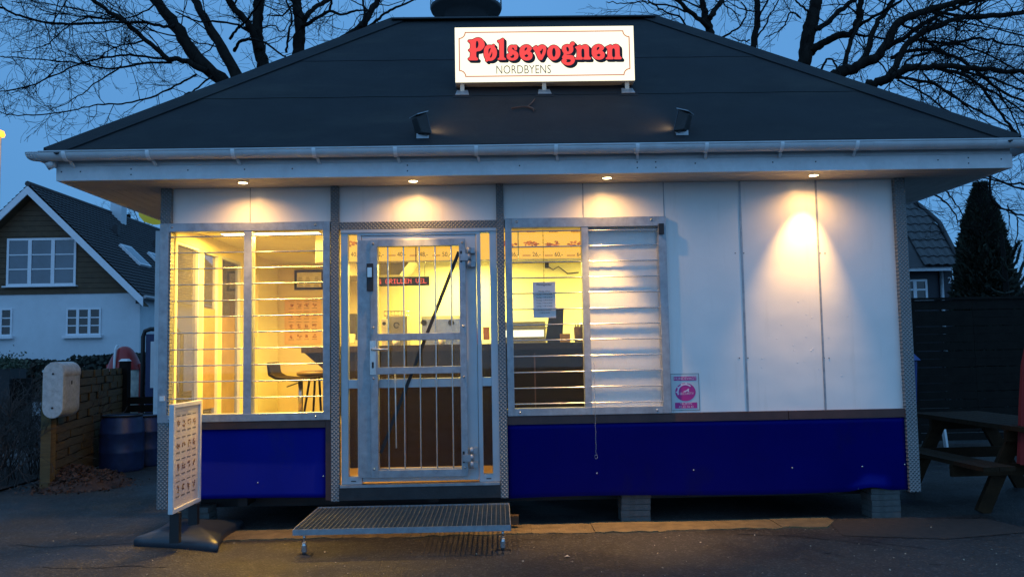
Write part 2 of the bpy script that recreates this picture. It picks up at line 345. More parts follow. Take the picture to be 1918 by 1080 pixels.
def asphalt():
    m, nt, b = nodes_of('asphalt'); tc = nt.nodes.new('ShaderNodeTexCoord'); o = tc.outputs['Object']
    n1 = nt.nodes.new('ShaderNodeTexNoise'); n1.inputs['Scale'].default_value = 1.1; n1.inputs['Detail'].default_value = 8; nt.links.new(o, n1.inputs[0])
    v = nt.nodes.new('ShaderNodeTexVoronoi'); v.inputs['Scale'].default_value = 75; nt.links.new(o, v.inputs['Vector'])
    v2 = nt.nodes.new('ShaderNodeTexVoronoi'); v2.inputs['Scale'].default_value = 28; nt.links.new(o, v2.inputs['Vector'])
    sp = nt.nodes.new('ShaderNodeSeparateColor'); nt.links.new(v.outputs['Color'], sp.inputs[0])
    r1 = nt.nodes.new('ShaderNodeMapRange'); r1.inputs[1].default_value = 0.80; r1.inputs[2].default_value = 1.0; nt.links.new(sp.outputs[0], r1.inputs[0])
    rd = nt.nodes.new('ShaderNodeMapRange'); rd.inputs[1].default_value = 0.13; rd.inputs[2].default_value = 0.08; nt.links.new(v2.outputs['Distance'], rd.inputs[0])
    sp2 = nt.nodes.new('ShaderNodeSeparateColor'); nt.links.new(v2.outputs['Color'], sp2.inputs[0])
    rs = nt.nodes.new('ShaderNodeMapRange'); rs.inputs[1].default_value = 0.90; rs.inputs[2].default_value = 0.94; nt.links.new(sp2.outputs[1], rs.inputs[0])
    ml = nt.nodes.new('ShaderNodeMath'); ml.operation = 'MULTIPLY'; nt.links.new(rd.outputs[0], ml.inputs[0]); nt.links.new(rs.outputs[0], ml.inputs[1])
    a = nt.nodes.new('ShaderNodeMix'); a.data_type = 'RGBA'; a.inputs[6].default_value = (0.012, 0.011, 0.011, 1); a.inputs[7].default_value = (0.036, 0.030, 0.026, 1)
    r0 = nt.nodes.new('ShaderNodeMapRange'); r0.inputs[1].default_value = 0.35; r0.inputs[2].default_value = 0.68; nt.links.new(n1.outputs[0], r0.inputs[0])
    nt.links.new(r0.outputs[0], a.inputs[0])
    c = nt.nodes.new('ShaderNodeMix'); c.data_type = 'RGBA'; c.inputs[7].default_value = (0.085, 0.078, 0.072, 1)
    nt.links.new(a.outputs[2], c.inputs[6]); nt.links.new(r1.outputs[0], c.inputs[0])
    e = nt.nodes.new('ShaderNodeMix'); e.data_type = 'RGBA'; e.inputs[7].default_value = (0.24, 0.22, 0.20, 1)
    nt.links.new(c.outputs[2], e.inputs[6]); nt.links.new(ml.outputs[0], e.inputs[0]); nt.links.new(e.outputs[2], b.inputs['Base Color'])
    rr = nt.nodes.new('ShaderNodeMapRange'); rr.inputs[1].default_value = 0.4; rr.inputs[2].default_value = 0.6; rr.inputs[3].default_value = 0.45; rr.inputs[4].default_value = 0.85
    nt.links.new(n1.outputs[0], rr.inputs[0]); nt.links.new(rr.outputs[0], b.inputs['Roughness'])
    bp = nt.nodes.new('ShaderNodeBump'); bp.inputs['Strength'].default_value = 0.7; bp.inputs['Distance'].default_value = 0.008
    nt.links.new(v.outputs['Distance'], bp.inputs['Height']); nt.links.new(bp.outputs[0], b.inputs['Normal'])
    return m
M['asphalt'] = asphalt()

# ------------------------------------------------------------------ ground
g = MB(); nx, ny = 1, 1
g.face([(-300, -60, 0), (300, -60, 0), (300, 500, 0), (-300, 500, 0)]).build('ground', M['asphalt'], kind='structure')
M['paving'] = mat('pale_paving', (0.17, 0.17, 0.17), 0.8, var=0.2, scale=2, bump=0.3)
MB().face([(-45, 14.5, 0.004), (-6.2, 14.5, 0.004), (-6.2, 21.0, 0.004), (-45, 21.0, 0.004)]).build('driveway', M['paving'], kind='structure')
# worn strip of sandy concrete along the front of the kiosk
sand = mat('sandy_kerb_concrete', (0.155, 0.108, 0.050), 0.85, var=0.35, scale=9, bump=0.8, bscale=70)
kx = -2.25; i = 0
kerb_root = None
while kx < 2.72:
    w = 0.50
    f0 = -0.33 + 0.025 * math.sin(i * 1.7); f1 = -0.33 + 0.025 * math.sin((i + 1) * 1.7)
    zt = 0.008 + 0.003 * math.sin(i * 2.3)
    mb = MB(); x1 = min(kx + w - 0.002, 2.74)
    n = 7
    fr = [(kx + (x1 - kx) * t / n, f0 + (f1 - f0) * t / n + rnd.uniform(-0.03, 0.03)) for t in range(n + 1)]
    poly = fr + [(x1, 0.04), (kx, 0.04)]
    if i == 9: poly = [(p[0], p[1]) for p in fr[:-2]] + [(x1, -0.12), (x1, 0.04), (kx, 0.04)]
    mb.prism(poly, 'z', -0.02, zt)
    if kerb_root is None:
        kerb_root = mb.build('kerb', sand, kind='structure')
    else: mb.build('kerb_stone', sand, kerb_root)
    kx += w; i += 1
# brown worn patch right of the strip and cracks
MB().face([(2.6, -0.62, 0.004), (3.3, -0.80, 0.004), (4.1, -0.62, 0.004), (4.0, -0.15, 0.004), (3.1, -0.02, 0.004), (2.7, -0.1, 0.004)]).build('dirt_patch', mat('brown_grit', (0.034, 0.025, 0.019), 0.9, var=0.4, scale=12, bump=0.8, bscale=90), kind='structure')

# ------------------------------------------------------------------ kiosk
K = thing('kiosk', (0.35, 0, 0), 'white and blue snack kiosk with dark hipped roof and warm lit windows', 'kiosk')
XL, XR, YB = -2.82, 3.50, 3.75
ZF, ZC, ZS = 0.36, 2.58, 2.865      # floor, ceiling, soffit
# front panels (slightly proud, with dark joints between them)
backing = mat('dark_joint', (0.05, 0.05, 0.05), 0.7)
WP = 0.0
def wpanel(x0, x1, z0, z1, m=M['white'], name='wall_panel'):
    return MB().box(x0, x1, WP, WP + 0.03, z0, z1).build(name, m, K)
for a, b_ in ((-2.73, -2.083), (-2.077, -1.393), (-1.325, 0.006), (0.070, 0.748), (0.754, 1.440)): wpanel(a, b_, 2.556, ZS, name='header_panel')
for a, b_ in ((1.446, 2.093), (2.107, 2.752), (2.766, 3.42)): wpanel(a, b_, 0.905, ZS)
# joint battens
for x in (2.10, 2.759): MB().box(x - 0.008, x + 0.008, WP - 0.006, WP + 0.02, 0.905, ZS).build('joint_batten', M['galv'], K)
for x, z0 in ((-2.08, 2.566), (0.751, 2.566), (1.443, 2.566)): MB().box(x - 0.004, x + 0.004, WP - 0.004, WP + 0.02, z0, ZS).build('joint_batten', M['galv'], K)
# blisters and dents in the sheet by the lamp, and fixing pins beside the joints
bl = MB(); br = random.Random(77)
for k in range(30):
    px = br.gauss(1500, 45); py = br.gauss(655, 55); c_ = at(px, py, -0.0005); r = br.uniform(0.004, 0.011)
    if not (1405 < px < 1650) or abs(c_.x - 2.759) < 0.02 or py > 760: continue
    bl.face([(c_.x + r * math.cos(a), -0.0006, c_.z + r * math.sin(a)) for a in (0, 1, 2)] )
    for a in range(6): bl.face([(c_.x + r * math.cos(a * 1.0472), 0.0, c_.z + r * math.sin(a * 1.0472)), (c_.x + r * math.cos(a * 1.0472 + 1.0472), 0.0, c_.z + r * math.sin(a * 1.0472 + 1.0472)), (c_.x, -0.0018, c_.z)], True)
bl.build('blisters', M['white'], K, kind='stuff')
pin = MB().box(-0.004, 0.004, -0.0035, 0.0005, -0.004, 0.004).mesh('pin', M['dark'])
for px in (1377, 1393, 1536, 1545):
    for py in (474, 670): piece('pin', pin, K, at(px + (py - 474) * 0.04, py, 0.0))
# structural core behind the panels
core = MB().box(1.40, 3.45, 0.033, 0.09, 0.26, 2.86)
core.box(-2.77, 1.40, 0.033, 0.09, 2.50, 2.86)
core.box(-2.77, -1.39, 0.033, 0.09, 0.28, 0.955); core.box(0.04, 1.40, 0.033, 0.09, 0.28, 0.955)
core.build('wall_core', M['paint_white'], K)
# other walls
side = MB()
side.box(-2.80, -2.755, 0.0, YB, 0.28, 0.62); side.box(-2.80, -2.755, 0.0, YB, 2.44, 2.86)
for y0, y1 in ((0.09, 0.12), (0.66, 0.76), (1.19, 1.28), (1.9, 2.35), (2.42, YB)): side.box(-2.80, -2.755, y0, y1, 0.62, 2.44)
side.box(3.45, 3.49, 0.03, YB, 0.28, 2.86); side.box(-2.755, 3.45, YB - 0.05, YB, 0.28, 2.86)
side.build('wall', M['paint_white'], K)
inner = MB(); inner.box(-2.755, -0.98, 3.40, 3.44, ZF, ZC); inner.build('back_wall', M['cream'], K)
inner = MB(); inner.box(-0.98, 3.45, 3.40, 3.44, ZF, ZC); inner.box(3.40, 3.449, 0.10, 3.40, ZF, ZC); inner.build('kitchen_wall', M['kitchen'], K)
lin = MB()
for y0, y1 in ((0.09, 0.12), (0.66, 0.76), (1.19, 1.28), (1.9, 2.35), (2.42, 3.40)): lin.box(-2.754, -2.74, y0, y1, 0.62, 2.44)
lin.box(-2.754, -2.735, 0.09, 3.40, ZF, 0.62); lin.box(-2.754, -2.735, 0.09, 3.40, 2.44, ZC); lin.build('side_lining', M['cream'], K)
MB().box(-2.755, 3.45, 0.0, 3.44, 0.28, ZF).build('floor', M['floor'], K)
MB().box(-2.755, 3.45, 0.09, 3.44, ZC, ZC + 0.04).build('ceiling', M['kitchen'], K)
for y0, y1 in ((0.12, 0.66), (0.76, 1.19), (1.28, 1.90)):
    f = MB(); x0, x1 = -2.79, -2.742
    f.box(x0, x1, y0, y0 + 0.025, 0.62, 2.44); f.box(x0, x1, y1 - 0.025, y1, 0.62, 2.44); f.box(x0, x1, y0 + .025, y1 - .025, 0.62, 0.645); f.box(x0, x1, y0 + .025, y1 - .025, 2.415, 2.44)
    w = f.build('side_window', M['plastic_white'], K)
    MB().box(-2.772, -2.766, y0 + 0.025, y1 - 0.025, 0.645, 2.415).build('pane', glass('side_glass', (0.85, 0.85, 0.85), 0.10, 0.08, dscale=60, base=0.10), w)  # base: even diffuse veil painting the room's reflection into the pane, besides dirt specks
# vertical chequer plate posts
for x0, x1, z0, z1 in ((-2.82, -2.73, 0.20, 2.865), (-1.393, -1.325, 0.235, 2.865), (0.006, 0.070, 0.235, 2.865), (3.42, 3.515, 0.215, 2.865)):
    MB().box(x0, x1, -0.045, 0.032, z0, z1).build('corner_post' if x0 < -2 or x0 > 3 else 'post', M['plate'], K, bevel=0.004)
MB().box(-1.325, 0.006, -0.03, 0.032, 2.492, 2.556).build('lintel', M['plate'], K)
# blue skirting panels with curled corner
def blue_panel(x0, x1, z0, z1, curl=None):
    mb = MB(); n = max(2, int((x1 - x0) / 0.04)); rows = 14
    for i in range(n):
        for j in range(rows):
            q = []
            for di, dj in ((0, 0), (1, 0), (1, 1), (0, 1)):
                x = x0 + (x1 - x0) * (i + di) / n; t = (j + dj) / rows; zb = z0 + 0.010 * math.sin(x * 2.1) ; y = -0.012 + 0.004 * math.sin(x * 3) * (1 - t)
                if curl:
                    c, wd = curl; e = max(0.0, 1 - abs(x - c) / wd); e = e * e * (3 - 2 * e)
                    zb += 0.034 * e; y -= 0.030 * e * (1 - t) ** 9
                q.append((x, y, zb + (z1 - zb) * t ** 1.0))
            mb.face(q, True)
    o = mb.build('skirting_panel', M['blue'], K); sd = o.modifiers.new('thick', 'SOLIDIFY'); sd.thickness = 0.006; sd.offset = -1
    w = o.modifiers.new('weld', 'WELD'); w.merge_threshold = 0.0005
    return o
blue_panel(-2.73, -1.442, 0.265, 0.84)
blue_panel(0.072, 3.418, 0.225, 0.83, (3.10, 0.20))
MB().box(-2.73, -1.442, -0.03, 0.03, 0.842, 0.906).build('trim_board', M['brown'], K)
MB().box(-1.440, -1.395, -0.028, 0.03, 0.245, 0.906).build('trim_board', M['brown'], K)
MB().box(0.072, 2.43, -0.03, 0.03, 0.834, 0.903).build('trim_board', M['brown'], K)
MB().box(2.434, 3.43, -0.034, 0.03, 0.836, 0.905).build('trim_board', M['brown'], K)
scr = MB().lathe([(0.0001, -0.004), (0.006, -0.003), (0.007, 0)], n=8)
scr.v = [(x, z, y) for x, y, z in scr.v]; screw_me = scr.mesh('screw', M['steel'])
for x, z in ((0.81, 0.42), (1.62, 0.43), (2.45, 0.43), (3.04, 0.43), (3.40, 0.44), (-1.46, 0.44), (-2.0, 0.40), (3.0, 0.245)): piece('screw', screw_me, K, (x, -0.020, z))
for x, z in ((-1.30, 2.30),): pass
# window security frames with horizontal bars
def win(x0, x1, z0, z1, xm0, xm1, ox0, ox1, oz0, oz1, bz, blind):
    f = MB(); y0, y1 = -0.042, 0.0
    if x0 < -2: y0 = -0.047
    f.box(x0, ox0, y0, y1, z0, z1); f.box(ox1, x1, y0, y1, z0, z1); f.box(ox0, ox1, y0, y1, z0, oz0); f.box(ox0, ox1, y0, y1, oz1, z1)
    w = f.build('window', M['galv'], K, bevel=0.002)
    MB().box(xm0, xm1, y0 + 0.004, y1, oz0, oz1).build('mullion', M['galv'], w)
    g2 = MB()
    for a, b2 in ((ox0, xm0), (xm1, ox1)):
        me = MB().tube([(-(b2 - a) / 2, 0, 0), ((b2 - a) / 2, 0, 0)], 0.0055, 8, cap=False).mesh('bar', M['steel'])
        for z in bz: 
            b = bpy.data.objects.new('bar', me); col.objects.link(b); b.parent = w; b.location = Vector(((a + b2) / 2, -0.026, z + rnd.uniform(-.002, .002))) - ORG[K]
            b.rotation_euler = (0, rnd.uniform(-0.003, 0.003), 0)
    for a, b2 in ((ox0, xm0), (xm1, ox1)):
        fr = MB(); e = 0.022
        fr.box(a - e, a, 0.004, 0.06, oz0 - e, oz1 + e); fr.box(b2, b2 + e, 0.004, 0.06, oz0 - e, oz1 + e); fr.box(a, b2, 0.004, 0.06, oz0 - e, oz0); fr.box(a, b2, 0.004, 0.06, oz1, oz1 + e)
        fr.build('inner_frame', M['alu'], w)
        MB().box(a, b2, 0.028, 0.034, oz0, oz1).build('pane', M['glass'], w)
    for x in (x0 + 0.10, x1 - 0.12):
        for z in (z0 + 0.028, z1 - 0.03):
            s = bpy.data.objects.new('screw', screw_me); col.objects.link(s); s.parent = w; s.location = Vector((x, y0, z)) - ORG[K]; s.scale = (1.6, 1.6, 1.6)
    return w
wl = win(-2.822, -1.399, 0.905, 2.564, -2.119, -2.052, -2.748, -1.458, 0.967, 2.492, [2.452 - 0.1352 * i for i in range(12)], False)
wr = win(0.078, 1.447, 0.905, 2.566, 0.727, 0.784, 0.134, 1.380, 0.966, 2.484, [2.456 - 0.1322 * i for i in range(12)], True)
MB().box(1.383, 1.425, -0.07, -0.043, 2.41, 2.50).build('lamp_bracket', M['black'], wr)
# ------------------------------------------------------------------ door
D = MB(); y0, y1 = -0.022, 0.05
D.box(-1.311, -1.252, y0, y1, 0.37, 2.486); D.box(-0.055, 0.005, y0, y1, 0.37, 2.486)
D.box(-1.252, -1.174, y0, y1, 2.452, 2.486); D.box(-0.133, -0.055, y0, y1, 2.452, 2.486)
D.box(-1.252, -1.174, y0, y1, 0.37, 0.43); D.box(-0.133, -0.055, y0, y1, 0.37, 0.43)
D.box(-1.252, -1.174, y0 + .003, y1, 1.157, 1.231); D.box(-0.133, -0.055, y0 + .003, y1, 1.157, 1.231)
D.box(-1.174, -1.14, y0, y1, 0.37, 2.486); D.box(-0.168, -0.133, y0, y1, 0.37, 2.486); D.box(-1.14, -0.168, y0, y1, 2.44, 2.486)
D.box(-1.311, 0.005, -0.034, y0 - .001, 2.462, 2.490)
dfr = D.build('door_frame', M['alu'], K, bevel=0.002)
for x0, x1 in ((-1.252, -1.174), (-0.133, -0.055)):
    for z0, z1 in ((0.43, 1.157), (1.231, 2.452)): MB().box(x0, x1, 0.010, 0.016, z0, z1).build('side_pane', M['glass_dirty'], dfr)
for x, z in ((-1.21, 0.395), (-0.09, 0.395)): MB().box(x - 0.02, x + 0.02, -0.025, -0.0225, z - 0.004, z + 0.004).build('drain_slot', M['black'], dfr)
L = MB(); y0 = -0.014
L.box(-1.137, -1.0, y0, 0.045, 0.385, 2.437); L.box(-0.30, -0.171, y0, 0.045, 0.385, 2.437)
L.box(-1.0, -0.30, y0, 0.045, 2.345, 2.437); L.box(-1.0, -0.30, y0, 0.045, 0.385, 0.49); L.box(-1.0, -0.30, y0, 0.045, 1.157, 1.231)
door = L.build('door', M['alu'], K, bevel=0.002)
MB().box(-1.0, -0.30, 0.014, 0.020, 1.231, 2.345).build('pane', M['glass_dirty'], door)
MB().box(-1.0, -0.30, 0.014, 0.020, 0.49, 1.157).build('pane', M['glass'], door)
# steel security grille hung in front of the door
GR = MB(); y0, y1 = -0.085, -0.045
GR.box(-1.054, -0.995, y0, y1, 0.427, 2.396); GR.box(-0.312, -0.258, y0, y1, 0.427, 2.396)
GR.box(-0.995, -0.312, y0, y1, 2.337, 2.396); GR.box(-0.995, -0.312, y0, y1, 0.427, 0.488)
GR.box(-0.995, -0.312, y0, y1, 1.549, 1.608); GR.box(-0.995, -0.312, y0, y1, 1.272, 1.330)
gr = GR.build('security_gate', M['galv'], K, bevel=0.002)
MB().box(-1.157, -1.056, -0.072, -0.050, 0.430, 2.393).build('gate_side_plate', M['galv'], gr)
for x in (-0.910, -0.779, -0.647, -0.514, -0.379):
    for z0, z1 in ((0.488, 1.272), (1.330, 1.549), (1.608, 2.337)):
        MB().tube([(x, -0.062, z0), (x, -0.062, z1)], 0.006, 8, cap=False).build('bar', M['steel'], gr)
MB().bar((-0.315, -0.022, 2.29), (-0.985, -0.020, 0.62), 0.028, 0.010, up=(0, 1, 0)).build('diagonal_strap', M['black'], gr)
MB().tube([(-0.86, -0.03, 1.27), (-0.855, -0.025, 0.66)], 0.005, 6).build('hanging_cord', M['paper'], gr)
h = MB().box(-1.060, -1.012, y0 - 0.006, y0 - 0.0005, 1.27, 1.55); h.build('lock_plate', M['steel'], gr)
h = MB().tube([(-1.035, y0 - 0.006, 1.478), (-1.035, y0 - 0.05, 1.478), (-1.02, y0 - 0.06, 1.478), (-0.905, y0 - 0.06, 1.478)], 0.010, 10)
h.build('handle', M['steel'], gr)
MB().box(-1.044, -1.028, y0 - 0.011, y0 - 0.0065, 1.325, 1.375).build('key_hole', M['black'], gr)
MB().box(-1.083, -1.030, y0 - 0.014, y0 - 0.0005, 1.965, 2.195).build('lock_case', M['dark'], gr)
MB().box(-1.075, -1.038, y0 - 0.024, y0 - 0.0145, 2.08, 2.16).build('lock_cover', M['steel'], gr)
for zc in (2.235, 0.575):
    hg = MB()
    hg.tube([(-0.228, -0.085, zc - 0.085), (-0.228, -0.085, zc - 0.03)], 0.016, 10); hg.tube([(-0.228, -0.085, zc - 0.028), (-0.228, -0.085, zc + 0.028)], 0.016, 10)
    hg.tube([(-0.228, -0.085, zc + 0.03), (-0.228, -0.085, zc + 0.085)], 0.016, 10)
    hg.box(-0.222, -0.178, -0.088, -0.022, zc + 0.035, zc + 0.08); hg.box(-0.222, -0.178, -0.088, -0.022, zc - 0.08, zc - 0.035)
    hg.box(-0.30, -0.235, -0.100, -0.086, zc - 0.028, zc + 0.028)
    hg.build('hinge', M['galv'], gr)
    MB().box(-0.302, -0.286, -0.0875, -0.0855, zc - 0.04, zc + 0.055).build('hinge_notch', M['black'], gr)
for x in (-1.03, -0.283):
    for z in (0.50, 1.24, 1.66, 2.36):
        s = bpy.data.objects.new('bolt', screw_me); col.objects.link(s); s.parent = gr; s.location = Vector((x, y0, z)) - ORG[K]; s.scale = (1.5, 2.5, 1.5)
th = MB().box(-1.325, 0.006, -0.05, 0.03, 0.243, 0.345).build('threshold_board', M['dark'], K)
MB().box(-1.318, 0.0, -0.056, 0.032, 0.347, 0.368).build('sill_strip', M['galv'], K)
# vertical blinds behind the right pane
bz0, bz1 = 0.950, 2.50; bx = 0.775
for i in range(6):
    w = 0.112; x0 = 0.775 + i * 0.106
    mb = MB()
    for k in range(4):
        xa = x0 + w * k / 4; xb = x0 + w * (k + 1) / 4; ya = 0.048 + 0.003 * k / 4; yb = 0.048 + 0.003 * (k + 1) / 4
        mb.hexa([(xa, ya, bz0), (xb, yb, bz0), (xb, yb + 0.002, bz0), (xa, ya + 0.002, bz0), (xa, ya, bz1), (xb, yb, bz1), (xb, yb + 0.002, bz1), (xa, ya + 0.002, bz1)])
    mb.build('blind_slat', M['blind'], K)
MB().box(0.77, 1.40, 0.062, 0.10, 2.445, 2.478).build('blind_rail', M['plastic_white'], K)
# chain hanging by the window frame
ch = MB()
for i in range(44):
    z = 1.33 - i * 0.0172; c = Vector((0.800 + 0.002 * math.sin(i), -0.078, z))
    if i % 2: ch.tube([c + Vector((0, 0, 0.010)), c + Vector((0.004, 0, 0)), c - Vector((0, 0, 0.010))], 0.0016, 4)
    else: ch.tube([c + Vector((0, 0, 0.010)), c + Vector((0, 0.004, 0)), c - Vector((0, 0, 0.010))], 0.0016, 4)
ch.tube([(0.80 + 0.012 * math.cos(t), -0.078, 0.562 + 0.016 * math.sin(t)) for t in np.linspace(0, 6.28, 12)], 0.002, 4)
tag(ch.build('chain', M['steel']), 'thin steel chain with ring hanging from the middle of the barred blind window', 'chain')

# under the floor: chassis beams
cb = MB(); cb.box(-2.6, 3.2, 0.35, 0.47, 0.14, 0.27); cb.box(-2.6, 3.2, 3.0, 3.12, 0.14, 0.27)
for x in (-2.2, -0.6, 1.6, 2.8): cb.box(x, x + 0.08, 0.1, 3.6, 0.19, 0.278)
cb.build('chassis', M['black'], K)
blk = MB().box(-0.122, 0.122, -0.10, 0.10, 0, 0.046).mesh('brick', M['brick'])
for (x, y, lab) in ((1.14, 0.14, 'stack of grey paving bricks propping up the middle of the blue skirting'), (3.235, 0.10, 'stack of grey paving bricks under the right corner of the kiosk'), (-2.55, 0.16, 'stack of grey paving bricks under the left corner of the kiosk')):
    p = thing('brick_pier', (x, y, 0), lab, 'brick pier', 'brick piers under the kiosk')
    for i in range(5 if x > 0 else 4):
        b = piece('brick', blk, p, (x + rnd.uniform(-.006, .006), y + rnd.uniform(-.006, .006), i * 0.049))
        b.rotation_euler = (0, 0, rnd.uniform(-0.02, 0.02))

# ------------------------------------------------------------------ eaves, gutter, roof
EL, ER, EF, EB = -3.491, 4.211, -0.43, 4.28
MB().box(EL, ER, EF, EF + 0.022, 2.858, 2.972).build('fascia', M['paint_white'], K)
MB().box(EL + .01, ER - .01, EF + 0.005, EF + 0.025, 2.975, 3.085).build('upper_fascia', M['plastic_white'], K)
MB().box(EL, EL + 0.022, EF + 0.024, EB, 2.858, 3.085).build('fascia', M['paint_white'], K)
MB().box(ER - 0.022, ER, EF + 0.024, EB, 2.858, 3.085).build('fascia', M['paint_white'], K)
MB().box(EL, ER, EB, EB + 0.022, 2.858, 3.085).build('fascia', M['paint_white'], K)
for x in (-3.45, -3.3, -2.9, -2.45, -2.0, -1.62, -0.7, 0.2, 1.15, 1.3, 1.62, 2.25, 2.6, 3.6, 3.85, 4.12):
    for z in ((2.90, 2.945) if rnd.random() < 0.5 else (2.93,)):
        MB().lathe([(0.0001, 0), (0.006, 0)], n=6)
        s = MB(); s.box(x - 0.005, x + 0.005, EF - 0.002, EF - 0.0005, z - 0.005, z + 0.005); s.build('nail_head', M['black'], K)
# soffit boards: lengthwise in front, front to back at the sides
bw = (0.0 - (EF + 0.022)) / 4
for i in range(4):
    y = EF + 0.023 + i * bw; MB().box(EL + 0.023, ER - 0.023, y, y + bw - 0.004, 2.8655, 2.885).build('soffit_board', M['soffit'], K)
soff2 = mat('side_soffit_board', (0.50, 0.47, 0.43), 0.6, var=0.12, scale=5, stretch=(8, 0.6, 1))
for a, b2 in ((EL + 0.023, XL - 0.0), (XR + 0.02, ER - 0.023)):
    n = 6; w = (b2 - a) / n
    for i in range(n): MB().box(a + i * w, a + (i + 1) * w - 0.004, 0.002, EB, 2.8655, 2.885).build('soffit_board', soff2, K)
MB().box(EL + 0.02, ER - 0.02, EF + 0.02, EB, 2.886, 2.90).build('soffit_deck', M['dark'], K)
# gutter (half round) with its left stop end, brackets, joints
gx0, gx1, gy, gz, gr_ = -3.56, 4.36, -0.515, 3.058, 0.058
gm = MB()
prof = [(gy + gr_ * math.cos(t), gz + gr_ * math.sin(t)) for t in np.linspace(math.pi, 2 * math.pi, 13)]
pin = [(gy + (gr_ - 0.004) * math.cos(t), gz + (gr_ - 0.004) * math.sin(t)) for t in np.linspace(2 * math.pi, math.pi, 13)]
gm.prism(prof + pin, 'x', gx0, gx1)
gm.tube([(gx0, gy - gr_, gz + 0.004), (gx1, gy - gr_, gz + 0.004)], 0.007, 6)
gut = gm.build('gutter', M['plastic_white'], K)
# rounded corner piece on the left, running back along the side
ge = MB(); nn = 9
for k in range(nn - 1):
    pass
e1 = MB(); rings = []
for k in range(8):
    t = k / 7; cxx = gx0 - 0.11 * math.sin(t * math.pi / 2) ; sc = math.sqrt(max(0.0004, 1 - t ** 2.2))
    rings.append([(cxx, gy + gr_ * 1.05 * math.cos(a) * (0.35 + 0.65 * sc), gz + 0.004 + gr_ * 1.08 * math.sin(a) * sc) for a in np.linspace(math.pi, 2 * math.pi, 13)])
for k in range(7):
    for j in range(12): e1.face([rings[k][j], rings[k][j + 1], rings[k + 1][j + 1], rings[k + 1][j]], True)
eo = e1.build('gutter_corner', M['plastic_white'], gut); sd = eo.modifiers.new('t', 'SOLIDIFY'); sd.thickness = 0.004
MB().prism([(x - gy + gx0 - 0.02, z) for x, z in prof] + [(x - gy + gx0 - 0.02, z) for x, z in pin], 'y', gy + 0.03, 4.3).build('side_gutter', M['plastic_white'], gut)
MB().prism([(x - gy + 4.36, z) for x, z in prof] + [(x - gy + 4.36, z) for x, z in pin], 'y', gy - 0.02, 4.3).build('side_gutter', M['plastic_white'], gut)
MB().tube([(-3.52, gy + 0.02, 3.00), (-3.50, gy + 0.05, 2.955)], 0.035, 12).build('gutter_outlet', M['plastic_white'], gut)
for px in (118, 275, 435, 587, 740, 892, 1042, 1195, 1325, 1467, 1608):
    x = at(px, 295, gy - gr_).x; mb = MB()
    pr = [(gy + (gr_ + 0.007) * math.cos(t), gz + (gr_ + 0.007) * math.sin(t)) for t in np.linspace(math.pi * 0.98, 1.72 * math.pi, 10)]
    pr2 = [(gy + gr_ * math.cos(t), gz + gr_ * math.sin(t)) for t in np.linspace(1.72 * math.pi, math.pi * 0.98, 10)]
    mb.prism(pr + pr2, 'x', x - 0.014, x + 0.014); mb.bar((x + .012, gy + 0.03, gz - 0.058), (x + 0.02, EF - 0.004, 2.965), 0.02, 0.012)
    mb.build('gutter_bracket', M['bright_white'], gut)
for px in (1192 + 30, 1640, 1870):
    x = at(px, 295, gy - gr_).x
    MB().prism([(gy + (gr_ + 0.003) * math.cos(t), gz + (gr_ + 0.003) * math.sin(t)) for t in np.linspace(math.pi, 2 * math.pi, 12)] + [(gy + (gr_ + .0005) * math.cos(t), gz + (gr_ + .0005) * math.sin(t)) for t in np.linspace(2 * math.pi, math.pi, 12)], 'x', x - 0.002, x + 0.10).build('gutter_joint', M['plastic_white'], gut)
# downpipe and window shutter edge on the left side wall
MB().box(-2.90, -2.84, 0.06, 0.12, 0.97, 2.52).build('side_shutter', M['plastic_white'], K)
MB().box(-2.838, -2.823, 0.06, 0.09, 0.97, 2.72).build('side_cable', M['black'], K)
MB().box(-2.800, -2.760, -0.062, -0.048, 1.085, 1.125).build('alarm_button', M['paper'], K)

# roof, hipped; felt laid in overlapping strips
RL, RR_, RF, RB, RZ = -3.547, 4.243, -0.50, 4.38, 3.092
hw = (RB - RF) / 2; RT = 5.125; sl = (RT - RZ) / hw
def roofpt(px, py):
    d = ray(px, py); t = (RZ + sl * (CAM.y - RF) - CAM.z) / (d.z - sl * d.y); return CAM + d * t
body = MB()
A_, B_, C_, D_ = (RL, RF, RZ), (RR_, RF, RZ), (RR_, RB, RZ), (RL, RB, RZ)
E_, F_ = (RL + hw, (RF + RB) / 2, RT), (RR_ - hw, (RF + RB) / 2, RT)
body.face([A_, B_, F_, E_]); body.face([B_, C_, F_]); body.face([C_, D_, E_, F_]); body.face([D_, A_, E_]); body.face([D_, C_, B_, A_])
roof = body.build('roof', M['felt'], K)
ts = [0.0, (roofpt(900, 180).z - RZ) / (RT - RZ), (roofpt(900, 112).z - RZ) / (RT - RZ), (roofpt(900, 50).z - RZ) / (RT - RZ)] 
for i in range(3):
    t0, t1 = ts[i], ts[i + 1] + 0.03
    nrm = Vector((0, -sl, 1)).normalized()
    def rp(u, t, e): 
        x0 = RL + hw * t; x1 = RR_ - hw * t
        return Vector((x0 + (x1 - x0) * u, RF + hw * t, RZ + (RT - RZ) * t)) + nrm * e
    e0 = 0.0015 + 0.0015 * (1 if i else 0); n = 40
    lo = 0.0 if i == 0 else t0
    mb = MB()
    for k in range(n):
        u0, u1 = k / n, (k + 1) / n; w0 = 0.0015 * math.sin(k * 1.3); w1 = 0.0015 * math.sin((k + 1) * 1.3)
        mb.face([rp(u0, lo + w0, e0 + 0.003), rp(u1, lo + w1, e0 + 0.003), rp(u1, t1, 0.002), rp(u0, t1, 0.002)], True)
        mb.face([rp(u0, lo + w0, 0.0005), rp(u1, lo + w1, 0.0005), rp(u1, lo + w1, e0 + 0.003), rp(u0, lo + w0, e0 + 0.003)])
    mb.build('felt_strip', M['felt'], roof)
